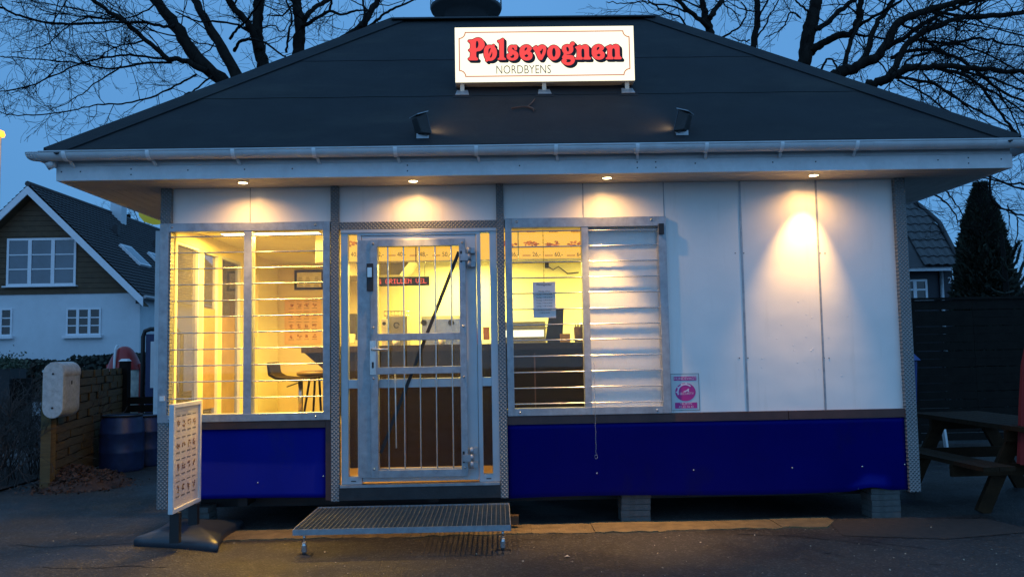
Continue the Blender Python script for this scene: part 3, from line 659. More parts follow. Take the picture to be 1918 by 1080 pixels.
# hip and ridge capping strips
def cap(a, b, w=0.16, nm='hip_strip'):
    a = Vector(a); b = Vector(b); d = (b - a).normalized(); s = d.cross(Vector((0, 0, 1))).normalized(); up = s.cross(d)
    mb = MB(); dz = w * 0.52
    mb.face([a + s * w - up * dz + up * 0.02, b + s * w - up * dz + up * 0.02, b + up * 0.02, a + up * 0.02])
    mb.face([a + up * 0.02, b + up * 0.02, b - s * w - up * dz + up * 0.02, a - s * w - up * dz + up * 0.02])
    o = mb.build(nm, M['felt'], roof); sd = o.modifiers.new('t', 'SOLIDIFY'); sd.thickness = 0.008; sd.offset = -1
cap(A_, E_); cap(B_, F_); cap(E_, F_, 0.12, 'ridge_strip')
MB().box(RL + 0.01, RR_ - 0.01, RF - 0.004, RF + 0.03, RZ - 0.02, RZ + 0.005).build('drip_edge', M['dark'], roof)

# downlights in the soffit
warm = (1.0, 0.56, 0.20)
lamp_e = emit('halogen_lamp', (1.0, 0.80, 0.42), 12)
for i, (px, py) in enumerate(((455, 342), (774, 339), (1137, 333), (1524, 328))):
    p = atz(px, py, 2.863); p.z = 2.8655
    ring = MB().lathe([(0.046, -0.002), (0.044, -0.006), (0.030, -0.004), (0.030, 0.02)], (p.x, p.y, p.z), 24).build('downlight', M['steel'], K)
    MB().lathe([(0.0001, -0.012), (0.02, -0.010), (0.036, -0.007)], (p.x, p.y, p.z), 20).build('bulb', lamp_e, ring)
    spot('downlight_beam', (p.x, p.y, p.z - 0.03), (p.x + (0, 0, 0, -0.06)[i], (p.y + 0.02, p.y + 0.02, p.y + 0.02, 0.0)[i], (1.0, 1.0, 1.0, 2.02)[i]), (170, 190, 460, 165)[i], (1.0, 0.56, 0.17), (56, 56, 56, 58)[i], 1.0, 0.012, K)
    spot('downlight_spill', (p.x, p.y, p.z - 0.03), (p.x, p.y - 0.05, 1.0), 19, (1.0, 0.52, 0.15), 165, 0.85, 0.012, K)

# ------------------------------------------------------------------ roof sign
SY = 0.26
tl, tr_, bl, br_ = at(851, 53, SY), at(1187, 47, SY), at(853, 155, SY), at(1189, 150, SY)
sx0, sx1 = (tl.x + bl.x) / 2, (tr_.x + br_.x) / 2; sz0, sz1 = (bl.z + br_.z) / 2, (tl.z + tr_.z) / 2
SG = thing('sign', ((sx0 + sx1) / 2, SY + 0.07, sz0), 'lit cream rectangular sign box with red lettering standing on the roof', 'sign')
sign_e = emit('lit_sign_face', (1.0, 0.93, 0.68), 1.35)
case = mat('sign_case', (0.6, 0.58, 0.52), 0.5)
MB().box(sx0, sx1, SY + 0.012, SY + 0.14, sz0, sz1).build('sign_box', case, SG, bevel=0.004)
MB().box(sx0 + 0.002, sx1 - 0.002, SY, SY + 0.011, sz0 + 0.002, sz1 - 0.002).build('sign_face', sign_e, SG)
red_e = emit('red_letter_film', (1.0, 0.062, 0.040), 1.0)
blk_e = mat('black_letter_film', (0.008, 0.004, 0.004), 0.6, var=0)
line_e = emit('brown_line_film', (0.62, 0.20, 0.10), 0.9)
grey_e = emit('grey_letter_film', (0.07, 0.065, 0.045), 0.8)
def q2s(px, py):
    """photo position on the sign face -> metres on the face"""
    u = (px - (851 + (py - 53) * 0.018)) / 336.0; v = (py + 0.0165 * (px - 851) - 53.5) / 102.0
    return (sx0 + u * (sx1 - sx0), sz1 - v * (sz1 - sz0))
def ell(cx, cy, rx, ry, n=16): return [(cx + rx * math.cos(t), cy + ry * math.sin(t)) for t in np.linspace(0, 2 * math.pi, n, endpoint=False)]
GA = (870, 60, 15.43); GB = (940, 65, 15.425); GC = (1040, 65, 13.7)
e_out = [(500,540),(510,440),(560,365),(640,320),(720,310),(790,330),(845,380),(860,425),(830,480),(806,508),(850,540),(878,600),(870,680),(820,740),(730,768),(630,755),(550,700),(508,620)]
e_h = [[(650,490),(655,430),(690,395),(725,400),(715,445),(680,480)],[(652,612),(690,605),(708,578),(728,602),(755,620),(740,655),(700,672),(662,655)]]
n_out = [(500,345),(510,325),(560,305),(620,275),(650,285),(665,308),(710,275),(780,265),(840,295),(858,350),(860,500),(870,572),(905,600),(905,635),(880,650),(730,650),(706,630),(715,600),(738,575),(738,450),(730,390),(700,372),(675,385),(665,430),(665,520),(670,575),(695,600),(698,635),(670,652),(520,652),(500,635),(510,608),(540,590),(545,500),(545,420),(525,370)]
glyphs = [
 (GA, [(95,300),(110,268),(150,258),(230,250),(310,210),(390,195),(470,215),(540,280),(580,370),(572,450),(520,525),(440,580),(345,600),(336,700),(345,755),(385,790),(385,830),(350,848),(140,848),(105,825),(105,790),(150,760),(163,700),(165,640),(150,600),(112,575),(112,545),(150,520),(165,480),(165,400),(155,350),(120,330)],
      [[(335,310),(360,290),(390,320),(400,390),(385,460),(355,500),(330,490),(325,400)]]),
 (GA, [(555,590),(570,500),(620,430),(700,405),(790,408),(815,385),(850,385),(872,410),(870,455),(910,510),(932,600),(925,700),(880,790),(810,845),(740,862),(680,860),(655,885),(620,880),(600,850),(605,815),(570,750),(553,670)],
      [[(690,650),(685,570),(705,515),(745,490),(755,510),(725,590),(700,650)],[(790,600),(800,660),(790,730),(755,770),(728,755),(740,720),(770,660)]]),
 (GA, [(945,300),(955,270),(1010,255),(1060,225),(1105,205),(1130,230),(1135,300),(1135,700),(1150,765),(1185,785),(1190,815),(1170,832),(975,832),(955,810),(965,785),(995,765),(1005,700),(1000,420),(990,345),(960,325)], []),
 (GB, [(130,640),(145,590),(205,550),(170,500),(165,430),(195,365),(260,325),(330,325),(400,322),(430,340),(434,400),(425,470),(385,480),(355,455),(340,415),(312,400),(282,412),(295,440),(350,480),(420,515),(465,570),(470,650),(430,730),(340,770),(230,765),(150,715)],
      [[(240,650),(285,640),(300,600),(340,610),(352,650),(325,690),(280,695),(245,680)]]),
 (GB, e_out, e_h),
 (GB, [(885,400),(920,370),(975,335),(1010,345),(1025,378),(1060,345),(1140,310),(1220,325),(1265,370),(1278,440),(1250,560),(1200,660),(1155,740),(1110,750),(1060,740),(1020,670),(970,560),(925,470),(890,440)],
      [[(1090,500),(1130,480),(1145,440),(1170,430),(1182,460),(1165,530),(1130,605),(1105,550)]]),
 (GB, ell(1492, 540, 193, 220, 14), [ell(1495, 532, 50, 130, 10)]),
 (GC, [(165,390),(175,330),(220,285),(300,262),(370,268),(385,225),(430,195),(475,205),(492,245),(480,285),(445,300),(455,350),(455,420),(420,480),(350,515),(280,522),(300,533),(380,535),(450,555),(490,620),(490,700),(440,765),(360,800),(270,795),(190,755),(152,700),(165,650),(185,635),(165,600),(190,550),(215,500),(180,450)],
      [[(280,340),(305,330),(335,360),(345,410),(330,450),(300,440),(280,390)],[(275,650),(330,645),(380,655),(392,680),(370,712),(320,722),(275,712),(292,675)]]),
 (GC, n_out, []),
 ('e2', e_out, e_h),
 (GC, [(x + 788, y - 12) for x, y in n_out], []),
]
def area2(p): return sum(p[i - 1][0] * p[i][1] - p[i][0] * p[i - 1][1] for i in range(len(p))) / 2
def glyph_mesh(loops, off):
    c = bpy.data.curves.new('lettering', 'CURVE'); c.dimensions = '2D'; c.fill_mode = 'BOTH'
    for k, (lp, hole) in enumerate(loops):
        if (area2(lp) > 0) == hole: lp = lp[::-1]
        if off:
            n = len(lp); q = []
            for i in range(n):
                d = Vector(lp[(i + 1) % n]) - Vector(lp[i - 1])
                if d.length < 1e-9: q.append(lp[i]); continue
                d.normalize(); q.append((lp[i][0] + d.y * off, lp[i][1] - d.x * off))
            lp = q
        s = c.splines.new('POLY'); s.points.add(len(lp) - 1); s.use_cyclic_u = True
        for i, (x, y) in enumerate(lp): s.points[i].co = (x, y, 0, 1)
    o = bpy.data.objects.new('tmp_curve', c); col.objects.link(o)
    me = bpy.data.meshes.new_from_object(o.evaluated_get(bpy.context.evaluated_depsgraph_get())); bpy.data.objects.remove(o)
    return me
def join_flat(parts, name, m, parent, flip=False):
    """parts: (mesh, dx, dz, y) with mesh x,y meaning world x,z"""
    mb = MB()
    for me, dx, dz, y in parts:
        k = len(mb.v); mb.v += [(v.co.x + dx, y, v.co.y + dz) for v in me.vertices]
        for p in me.polygons: mb.f.append(tuple(k + i for i in p.vertices)); mb.mi.append(0); mb.sm.append(False)
    return mb.build(name, m, parent)
redp, blkp = [], []; u1 = (sx1 - sx0) / 336.0
for gi, (org, outl, holes) in enumerate(glyphs):
    def cv(p):
        if org == 'e2': x, y = 1107.6 + (p[0] - 500) / 15.425 * 1.0, 83.6 + (p[1] - 310) / 15.425 * 0.98
        else: x, y = org[0] + p[0] / org[2], org[1] + p[1] / org[2]
        return q2s(x, y)
    loops = [([cv(p) for p in smooth_loop(outl, 3)], False)] + [([cv(p) for p in smooth_loop(h, 3)], True) for h in holes]
    redp.append((glyph_mesh(loops, 0), 0, 0, SY - 0.0060 - 0.00003 * gi))
    base_m = redp[-1][0]
    for k in range(9): blkp.append((base_m, (0.9 + 0.42 * k) * u1, -(0.9 + 0.42 * k) * u1, SY - 0.0030 + 0.00016 * k + 0.00001 * gi))
    for k in range(12):
        for q_, sh_ in enumerate((0.0, 2.0, 4.0)): blkp.append((base_m, (1.15 * math.cos(k * math.pi / 6) + sh_) * u1, (1.15 * math.sin(k * math.pi / 6) - sh_) * u1, SY - 0.0050 + 0.0006 * q_ + 0.00004 * k + 0.000003 * gi))
join_flat(blkp, 'lettering_shadow', blk_e, SG)
join_flat(redp, 'lettering', red_e, SG)
o = text('NORDBYENS', 0.112, grey_e, SG, (*[q2s(980, 132.5)[0]], SY - 0.003, q2s(980, 132)[1]), offset=-0.0006, sx=0.76)
# thin border with scooped corners
bp_ = []; c = 0.055; X0, Z0 = q2s(861, 145); X1, Z1 = q2s(1178, 58)
for (cx_, cz_, a0) in ((X0, Z0, 90), (X1, Z0, 180), (X1, Z1, 270), (X0, Z1, 360)):
    for t in np.linspace(0, 1, 6): a = R(a0 - 90 * t) if True else 0; bp_.append((cx_ + c * math.cos(a), cz_ + c * math.sin(a)))
fr = MB(); n = len(bp_)
for i in range(n):
    a = Vector((bp_[i][0], SY - 0.002, bp_[i][1])); b = Vector((bp_[(i + 1) % n][0], SY - 0.002, bp_[(i + 1) % n][1])); d = (b - a).normalized(); s = Vector((-d.z, 0, d.x)) * 0.0050
    fr.face([a - s - d * .002, b - s + d * .002, b + s + d * .002, a + s - d * .002])
fr.build('border_line', line_e, SG)
postm = mat('pale_sign_post', (0.6, 0.55, 0.45), 0.5)
for px in (866, 1019, 1174):
    p = roofpt(px, 178 - (px - 866) * 0.012); x = p.x
    pz = at(px, 160, SY + 0.06).x
    MB().box(pz - 0.018, pz + 0.018, SY + 0.04, SY + 0.075, RZ + sl * (SY + 0.04 - RF) - 0.01, sz0 + 0.001).build('post', postm, SG)
    y = SY + 0.0; z = RZ + sl * (y - RF); fl = MB(); nrm = Vector((0, -sl, 1)).normalized(); tg = Vector((0, 1, sl)).normalized(); ctr = Vector((pz, y + 0.03, z + 0.03 * sl)) + nrm * 0.012
    fl.hexa([ctr + Vector((a * 0.062, 0, 0)) + tg * b * 0.05 + nrm * e for e in (-0.006, 0.006) for a, b in ((-1, -1), (1, -1), (.8, 1), (-.8, 1))]); fl.build('foot_plate', M['galv'], SG, bevel=0.004)
    fl = MB(); fl.hexa([ctr + Vector((a * 0.085, 0, 0)) + tg * (b * 0.07 - 0.02) + nrm * e for e in (-0.013, -0.0065) for a, b in ((-1, -1), (1, -1), (.9, 1), (-.9, 1))]); fl.build('felt_patch', M['felt'], SG)
# floodlights on the roof
def flood(px, py, s, label):
    p = roofpt(px, py); F = thing('floodlight', p, label, 'floodlight', 'floodlights aimed at the roof sign')
    c = p + Vector((0.02 * s * -1, -0.02, 0.10))
    tgt = Vector(((sx0 + sx1) / 2, SY, sz0 + 0.2)); d = (tgt - c); d.z *= 0.35; d.normalize()
    side = d.cross(Vector((0, 0, 1))).normalized(); up = side.cross(d)
    def Q(a, b, e): return c + side * a + up * b + d * e
    mb = MB(); mb.hexa([Q(-.055, -.075, -.03), Q(.055, -.075, -.03), Q(.075, -.095, .05), Q(-.075, -.095, .05), Q(-.045, .06, -.045), Q(.045, .06, -.045), Q(.07, .085, .035), Q(-.07, .085, .035)])
    mb.build('housing', M['dark'], F, bevel=0.008)
    mb = MB(); mb.hexa([Q(-.072, .072, -.045), Q(.072, .072, -.045), Q(.078, .087, .055), Q(-.078, .087, .055), Q(-.072, .078, -.045), Q(.072, .078, -.045), Q(.078, .094, .055), Q(-.078, .094, .055)]); mb.build('hood', M['galv'], F)
    mb = MB(); mb.hexa([Q(-.066, -.085, .0515), Q(.066, -.085, .0515), Q(.066, -.085, .054), Q(-.066, -.085, .054), Q(-.066, .09, .0395), Q(.066, .09, .0395), Q(.066, .09, .042), Q(-.066, .09, .042)]); mb.build('lens', M['glass_sky'], F)
    mb = MB(); mb.bar(Q(-.03, -.08, .01), p + Vector((-.03, 0, 0)), 0.02, 0.012); mb.bar(Q(.03, -.08, .01), p + Vector((.03, 0, 0)), 0.02, 0.012)
    mb.box(p.x - 0.05, p.x + 0.05, p.y - 0.02, p.y + 0.03, p.z - 0.01, p.z + 0.03); mb.build('bracket', M['galv'], F)
    spot('flood_beam', Q(0, -0.02, 0.062), c + d * 1.0 + Vector((0, 0.0, 0.05)), 5, (1.0, 0.62, 0.30), 125, 0.9, 0.03, F)
flood(792, 258, 1, 'dark floodlight on the roof to the left, above the door, tilted to the right')
flood(1277, 252, -1, 'dark floodlight on the roof to the right, above the blinds, tilted to the left')
# dry twig lying on the felt
tw = MB()
for pts in ([(958, 206), (975, 203), (988, 203), (1003, 209)], [(988, 203), (996, 196), (1002, 188)], [(990, 203), (998, 206), (1000, 212)]):
    tw.tube([roofpt(*p) + Vector((0, -0.01, 0.012)) for p in pts], [0.006] * (len(pts) - 1) + [0.003], 5)
tag(tw.build('twig', mat('twig_bark', (0.16, 0.075, 0.05), 0.8)), 'dry forked twig lying on the roof felt below the sign', 'twig')

# ------------------------------------------------------------------ interior
amb = (1.0, 0.58, 0.08); kit = (1.0, 0.81, 0.20)
lampm = emit('ceiling_tube', (1.0, 0.85, 0.5), 6)
for x, y, l, c_, pw, lb in ((-2.05, 0.56, 0.9, amb, 135, 'ceiling light over the dining corner behind the left window'), (-0.35, 2.75, 0.5, kit, 85, 'bright rectangular ceiling light in the kitchen left of the door middle'), (1.9, 2.45, 0.9, kit, 120, 'ceiling light over the kitchen behind the right window')):
    t = thing('ceiling_light', (x, y, ZC), lb, 'ceiling light', 'ceiling lights inside the kiosk')
    MB().box(x - l / 2, x + l / 2, y - 0.08, y + 0.08, ZC - 0.03, ZC - 0.001).build('housing', M['paint_white'], t)
    MB().box(x - l / 2 + 0.01, x + l / 2 - 0.01, y - 0.07, y + 0.07, ZC - 0.034, ZC - 0.0305).build('diffuser', lampm, t)
    area('lamp', (x, y, ZC - 0.05), (0, 0, 0), l, 0.15, pw, c_, t)
# counter with slanted left end
CT = thing('counter', (0.6, 1.15, ZF), 'long dark serving counter across the inside of the kiosk', 'counter')
cl = at(580, 652, 1.1); 
CX0, CY0, CTZ = -1.86, 1.0, 1.52
mb = MB(); mb.prism([(CX0, CTZ - 0.06), (CX0 + 0.30, 1.20), (CX0 + 0.42, ZF + 0.001), (3.35, ZF + 0.001), (3.35, CTZ - 0.06)], 'y', CY0 + 0.02, CY0 + 0.30); mb.build('front', M['counter'], CT)
MB().box(CX0 - 0.02, 3.38, CY0 - 0.02, CY0 + 0.45, CTZ - 0.06, CTZ - 0.002).build('counter_top', M['countertop'], CT)
for x in (-0.9, 0.35, 1.6): MB().box(x, x + 0.012, CY0 + 0.012, CY0 + 0.019, ZF + 0.05, CTZ - 0.1).build('joint_strip', M['brown'], CT)
# bar stools
def stool(px, y, seat_py, label, gas=True):
    c = at(px, seat_py, y); s = thing('bar_stool', (c.x, y, ZF), label, 'bar stool', 'bar stools at the counter')
    Z = c.z - ZF; m_s = mat('brown_stool_seat', (0.10, 0.065, 0.03), 0.45)
    if gas:
        mb = MB(); n = 10
        for i in range(n):       # low curled back and seat, one shell seen from the side
            pass
        pr = [(-0.24, 0.12), (-0.225, 0.02), (-0.17, -0.012), (0.0, -0.03), (0.2, -0.012), (0.2, -0.032), (0.0, -0.06), (-0.18, -0.04), (-0.25, 0.0), (-0.265, 0.115)]
        MB().prism([(a, b + Z) for a, b in pr], 'y', -0.19, 0.19).build('seat', M['counter'], s, local=True, bevel=0.01)
        MB().tube([(0, 0, 0.02), (0, 0, Z - 0.35)], 0.030, 14).tube([(0, 0, Z - 0.35), (0, 0, Z - 0.05)], 0.022, 14).build('column', M['steel'], s, local=True)
        MB().lathe([(0.0001, 0.035), (0.05, 0.03), (0.2, 0.010), (0.205, 0.001)], n=28).build('base', M['steel'], s, local=True)
        MB().tube([(0.02, 0, Z - 0.06), (-0.12, -0.03, Z - 0.11)], 0.006, 6).build('lever', M['black'], s, local=True)
    else:
        MB().lathe([(0.0001, Z + 0.0), (0.15, Z + 0.012), (0.195, Z + 0.0), (0.19, Z - 0.03), (0.12, Z - 0.055), (0.0001, Z - 0.06)], n=28).build('seat', m_s, s, local=True)
        for k in range(4):
            a = k * math.pi / 2 + 0.5
            MB().tube([(0.07 * math.cos(a), 0.07 * math.sin(a), Z - 0.05), (0.12 * math.cos(a), 0.12 * math.sin(a), Z - 0.35), (0.2 * math.cos(a), 0.2 * math.sin(a), 0.0)], 0.011, 8).build('leg', M['counter'], s, local=True)
        MB().tube([(0.15 * math.cos(t), 0.15 * math.sin(t), 0.30) for t in np.linspace(0, 6.283, 17)], 0.008, 6).build('foot_ring', M['steel'], s, local=True)
stool(563, 0.72, 701, 'black bar stool with low curled back on a chrome column')
stool(594, 1.05, 696, 'round brown bar stool on four thin splayed legs', False)
MB  # menu light boxes above the counter
amber_e = emit('lit_menu_panel', (1.0, 0.52, 0.06), 1.1)
food_e = emit('lit_food_print', (0.85, 0.22, 0.03), 0.85); food2_e = emit('lit_food_print_dark', (0.55, 0.13, 0.02), 0.7)
MY = 0.82; zb = at(780, 488.5, MY).z; zt = 2.575
xs = [at(590, 480, MY).x, at(779, 480, MY).x, at(971, 480, MY).x, at(1160, 480, MY).x]
items = [(665, '40,-'), (711, '42,-'), (752, '40,-'), (793.5, '48,-'), (836, '50,-'), (964, '36,-'), (1005, '26,-'), (1046.5, '60,-'), (1088, '64,-')]
names = ['left', 'middle', 'right']
for k in range(3):
    x0, x1 = xs[k] + 0.003, xs[k + 1] - 0.003
    t = thing('menu_lightbox', ((x0 + x1) / 2, MY + 0.06, zb), ('lit yellow menu light box reaching the top corner of the left window', 'lit yellow menu light box seen through the top of the door', 'lit yellow menu light box across the top of the clear right window pane')[k].replace('pizza', 'food'), 'menu board', 'lit menu boards above the counter')
    MB().box(x0, x1, MY + 0.01, MY + 0.12, zb, zt).build('box', M['plastic_white'], t)
    MB().box(x0 + 0.004, x1 - 0.004, MY, MY + 0.0095, zb + 0.004, zt - 0.004).build('panel', amber_e, t)
    fm = MB(); tx = []
    for px, s in items:
        c = at(px, 478, MY)
        if not (x0 < c.x < x1): continue
        me = text_mesh(s, 0.062, M['ink']); me_o = bpy.data.objects.new('price', me); col.objects.link(me_o); me_o.parent = t; me_o.rotation_euler = (math.pi / 2, 0, 0); me_o.scale = (0.85, 1, 1)
        me_o.location = Vector((c.x, MY - 0.002, at(px, 476.5, MY).z)) - ORG[t]
        fc = at(px - 11, 457, MY)
        for q in range(26):
            a = rnd.uniform(0, 6.28); r = rnd.random() ** 0.5; ex, ez = fc.x + 0.075 * r * math.cos(a), fc.z + 0.026 * r * math.sin(a)
            w = rnd.uniform(0.008, 0.02); an = rnd.uniform(0, 3.1); fm.mat(q % 2)
            yy = MY - 0.001 - 0.00004 * q
            fm.face([(ex + w * math.cos(an + b), yy, ez + 0.55 * w * math.sin(an + b)) for b in (0, 1.2, 2.4, 3.6, 4.9)])
        for q in range(7):
            ex = at(px - 26, 478.5, MY).x + q * 0.011; fm.mat(1); fm.face([(ex, MY - 0.001, c.z - 0.006), (ex + 0.008, MY - 0.001, c.z - 0.006), (ex + 0.008, MY - 0.001, c.z + 0.006), (ex, MY - 0.001, c.z + 0.006)])
        for q in range(6):
            cc = at(px - 18, 434, MY); ex = cc.x + q * 0.014; fm.face([(ex, MY - 0.001, cc.z - 0.007), (ex + 0.010, MY - 0.001, cc.z - 0.007), (ex + 0.010, MY - 0.001, cc.z + 0.005), (ex, MY - 0.001, cc.z + 0.005)])
    fm.build('food_pictures', [food_e, food2_e], t, kind='stuff')
# LED ticker
LY = 1.9; a = at(690, 535.5, LY); b = at(804, 517.5, LY)
T = thing('led_display', ((a.x + b.x) / 2, LY, a.z), 'black LED ticker with red running letters seen through the door', 'LED display')
MB().box(a.x, b.x, LY, LY + 0.06, a.z, b.z).build('case', M['dark'], T)
led = emit('red_led', (1.0, 0.10, 0.06), 2.0)
F5 = {'G': ('01110', '10001', '10000', '10111', '10001', '10001', '01111'), 'R': ('11110', '10001', '10001', '11110', '10100', '10010', '10001'), 'I': ('01110', '00100', '00100', '00100', '00100', '00100', '01110'), 'L': ('10000',) * 6 + ('11111',), 'E': ('11111', '10000', '10000', '11110', '10000', '10000', '11111'), 'N': ('10001', '11001', '10101', '10011', '10001', '10001', '10001'), 'V': ('10001', '10001', '10001', '10001', '10001', '01010', '00100'), ' ': ('00000',) * 7}
dm = MB(); tot = 'G GRILLEN VEL'; pitch = (at(799, 526, LY).x - at(708, 526, LY).x) / (len(tot) * 6 - 1); zc = (a.z + b.z) / 2
for i, ch_ in enumerate(tot):
    for r_ in range(7):
        for c_ in range(5):
            xx = at(708, 526, LY).x + (i * 6 + c_) * pitch
            if F5[ch_][r_][c_] == '1' and a.x < xx < b.x - 0.02:
                zz = zc + (3 - r_) * pitch * 1.05; dm.face([(xx, LY - 0.002, zz - pitch * .42), (xx + pitch * .84, LY - 0.002, zz - pitch * .42), (xx + pitch * .84, LY - 0.002, zz + pitch * .42), (xx, LY - 0.002, zz + pitch * .42)])
dm.build('led_letters', led, T, kind='stuff')
for x in (a.x + 0.05, b.x - 0.05): MB().tube([(x, LY + 0.03, b.z), (x, LY + 0.03, ZC)], 0.004, 6).build('hanger', M['steel'], T)
# kitchen back row
MB().box(-0.95, 3.35, 2.85, 3.38, ZF, 1.27).build('back_counter', mat('worktop_unit', (0.35, 0.32, 0.24), 0.4), label='long kitchen work unit along the back wall', category='kitchen unit')
def kb(name, px0, px1, py0, py1, y, dep, m, label, cat, **kw):
    a = at(px0, py1, y); b = at(px1, py0, y)
    return MB().box(a.x, b.x, y, y + dep, a.z, b.z).build(name, m, label=label, category=cat, bevel=0.004, **kw)
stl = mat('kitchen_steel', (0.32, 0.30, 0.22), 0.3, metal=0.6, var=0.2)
hood = thing('extractor_hood', (-0.45, 2.5, 2.0), 'grey extractor hood box in the kitchen, upper left through the door', 'extractor hood')
p0 = at(655, 516, 2.3); p1 = at(768, 490, 2.3)
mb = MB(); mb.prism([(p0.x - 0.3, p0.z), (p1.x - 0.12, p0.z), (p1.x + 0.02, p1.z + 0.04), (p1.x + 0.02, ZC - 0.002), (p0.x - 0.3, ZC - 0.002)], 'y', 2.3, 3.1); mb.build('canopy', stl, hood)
# griddle range
a = at(790, 616, 2.7); b = at(862, 597, 2.7)
gd = thing('griddle', ((a.x + b.x) / 2, 2.8, 1.27), 'steel griddle with two black knobs behind the door grille', 'griddle')
MB().box(a.x, b.x, 2.70, 3.1, 1.27, b.z).build('front_panel', M['steel'], gd)
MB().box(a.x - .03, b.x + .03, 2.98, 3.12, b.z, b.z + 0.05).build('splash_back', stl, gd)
for px in (794, 845):
    c_ = at(px, 604, 2.69); k_ = MB().tube([(c_.x, 2.66, c_.z), (c_.x, 2.70, c_.z)], 0.035, 12); k_.build('knob', M['black'], gd)
a = at(723, 625, 2.6); b = at(762, 592, 2.6)
fy = thing('fryer', ((a.x + b.x) / 2, 2.7, 1.27), 'steel fryer with wire basket left behind the door grille', 'fryer')
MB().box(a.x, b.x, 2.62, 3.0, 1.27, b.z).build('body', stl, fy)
bk = MB(); z1 = b.z + 0.06
for u in np.linspace(0, 1, 8): x = a.x - 0.02 + (b.x - a.x + 0.04) * u; bk.tube([(x, 2.60, b.z + .005), (x, 2.60, z1)], 0.003, 4)
for z in (b.z + .01, z1): bk.tube([(a.x - 0.02, 2.60, z), (b.x + 0.02, 2.60, z), (b.x + 0.02, 2.9, z)], 0.006, 5)
bk.build('basket', M['steel'], fy)
ring = MB().tube([((a.x + b.x) / 2 + 0.03 * math.cos(t), 2.612, (a.z + b.z) / 2 + 0.03 * math.sin(t)) for t in np.linspace(0, 5.6, 14)], 0.006, 5).build('dial', M['black'], fy)
a = at(714, 614, 2.55); b = at(725, 597, 2.55)
sp_ = thing('soap_dispenser', ((a.x + b.x) / 2, 2.55, a.z), 'small pale dispenser with black dot beside the fryer', 'dispenser')
MB().box(a.x, b.x, 2.55, 2.62, a.z, b.z).build('case', M['paper'], sp_, bevel=0.006); MB().tube([((a.x + b.x) / 2, 2.54, (a.z + b.z) / 2), ((a.x + b.x) / 2, 2.55, (a.z + b.z) / 2)], 0.02, 12).build('button', M['black'], sp_)
MB().box(sp_.location.x - 0.03, sp_.location.x + 0.03, 2.56, 2.62, 1.27, a.z).build('stand', M['paper'], sp_)
# bright warming cabinet, monitor, paper box and wooden jar on the counter (right window)
a = at(957, 631, 2.75); b = at(1022, 617, 2.75)
wc = thing('warming_cabinet', ((a.x + b.x) / 2, 2.9, 1.27), 'low glowing warming cabinet behind the right window', 'warming cabinet')
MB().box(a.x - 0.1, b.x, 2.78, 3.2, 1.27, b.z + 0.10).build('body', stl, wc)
MB().box(a.x - 0.08, b.x - 0.02, 2.772, 2.779, a.z + 0.0, b.z).build('lit_glass', emit('warming_light', (1.0, 0.95, 0.62), 1.6), wc)
a = at(1022, 636, 1.25); b = at(1056, 576, 1.25)
mo = thing('monitor', ((a.x + b.x) / 2, 1.27, CTZ), 'black speckled till screen standing on the counter behind the paper notice', 'till screen')
mb = MB(); mb.prism([(a.x, CTZ + 0.03), (b.x - 0.02, CTZ + 0.0), (b.x, b.z), (a.x + 0.05, b.z)], 'y', 1.25, 1.29); mb.build('screen', M['black'], mo)
MB().box(a.x + 0.02, b.x - 0.03, 1.22, 1.34, CTZ - 0.0015, CTZ + 0.03).build('stand', M['black'], mo)
a = at(1050, 634, 1.12); b = at(1068, 621, 1.12)
MB().box(a.x, b.x, 1.12, 1.20, CTZ - 0.001, CTZ + 0.085).build('paper_box', mat('tan_box', (0.45, 0.25, 0.08), 0.6), label='small tan box on the counter right of the till screen', category='box', bevel=0.004)
a = at(1077, 637, 1.1); b = at(1093, 606, 1.1)
jr = thing('cutlery_jar', ((a.x + b.x) / 2, 1.14, CTZ), 'woven jar of dark cutlery at the right end of the clear pane', 'jar')
MB().lathe([(0.0001, 0.0), (0.045, 0.0), (0.05, 0.15), (0.045, 0.15), (0.042, 0.02)], (jr.location.x, 1.14, CTZ), 16).build('pot', mat('woven_pot', (0.16, 0.09, 0.04), 0.7, var=0.6, scale=120), jr)
for k in range(7):
    t = k * 0.9; MB().tube([(jr.location.x + 0.02 * math.cos(t), 1.14 + 0.02 * math.sin(t), CTZ + 0.1), (jr.location.x + 0.04 * math.cos(t), 1.14 + 0.04 * math.sin(t), CTZ + 0.19)], 0.006, 5).build('cutlery', M['counter'], jr)
kb('bottle_group', 869, 874, 596, 640, 1.15, 0.05, M['dark'], 'dark narrow bottle on the counter by the right side pane', 'bottle')
kb('sauce_bottle', 905, 917, 612, 636, 1.15, 0.06, mat('orange_bottle', (0.6, 0.22, 0.03), 0.4), 'orange sauce tub on the counter behind the right door side pane', 'tub')
kb('coffee_machine', 655, 668, 587, 636, 1.3, 0.2, M['dark'], 'black speckled coffee machine on the counter behind the left door side pane', 'coffee machine')
kb('mug', 653, 664, 625, 642, 1.15, 0.06, M['cream'], 'cream mug on the counter behind the left door side pane', 'mug')
# wall cable and small camera
mb = MB(); mb.tube([at(1028, 500, 3.37), at(1036, 505, 3.37), at(1046, 499, 3.37), at(1063, 512, 3.37), at(1084, 510, 3.37)], 0.008, 5)
tag(mb.build('cable', M['black']), 'thin dark cable looping along the kitchen wall in the right window', 'cable')
kb('wall_speaker', 1021, 1028, 492, 501, 3.3, 0.08, M['black'], 'small black speaker high on the kitchen wall', 'speaker')
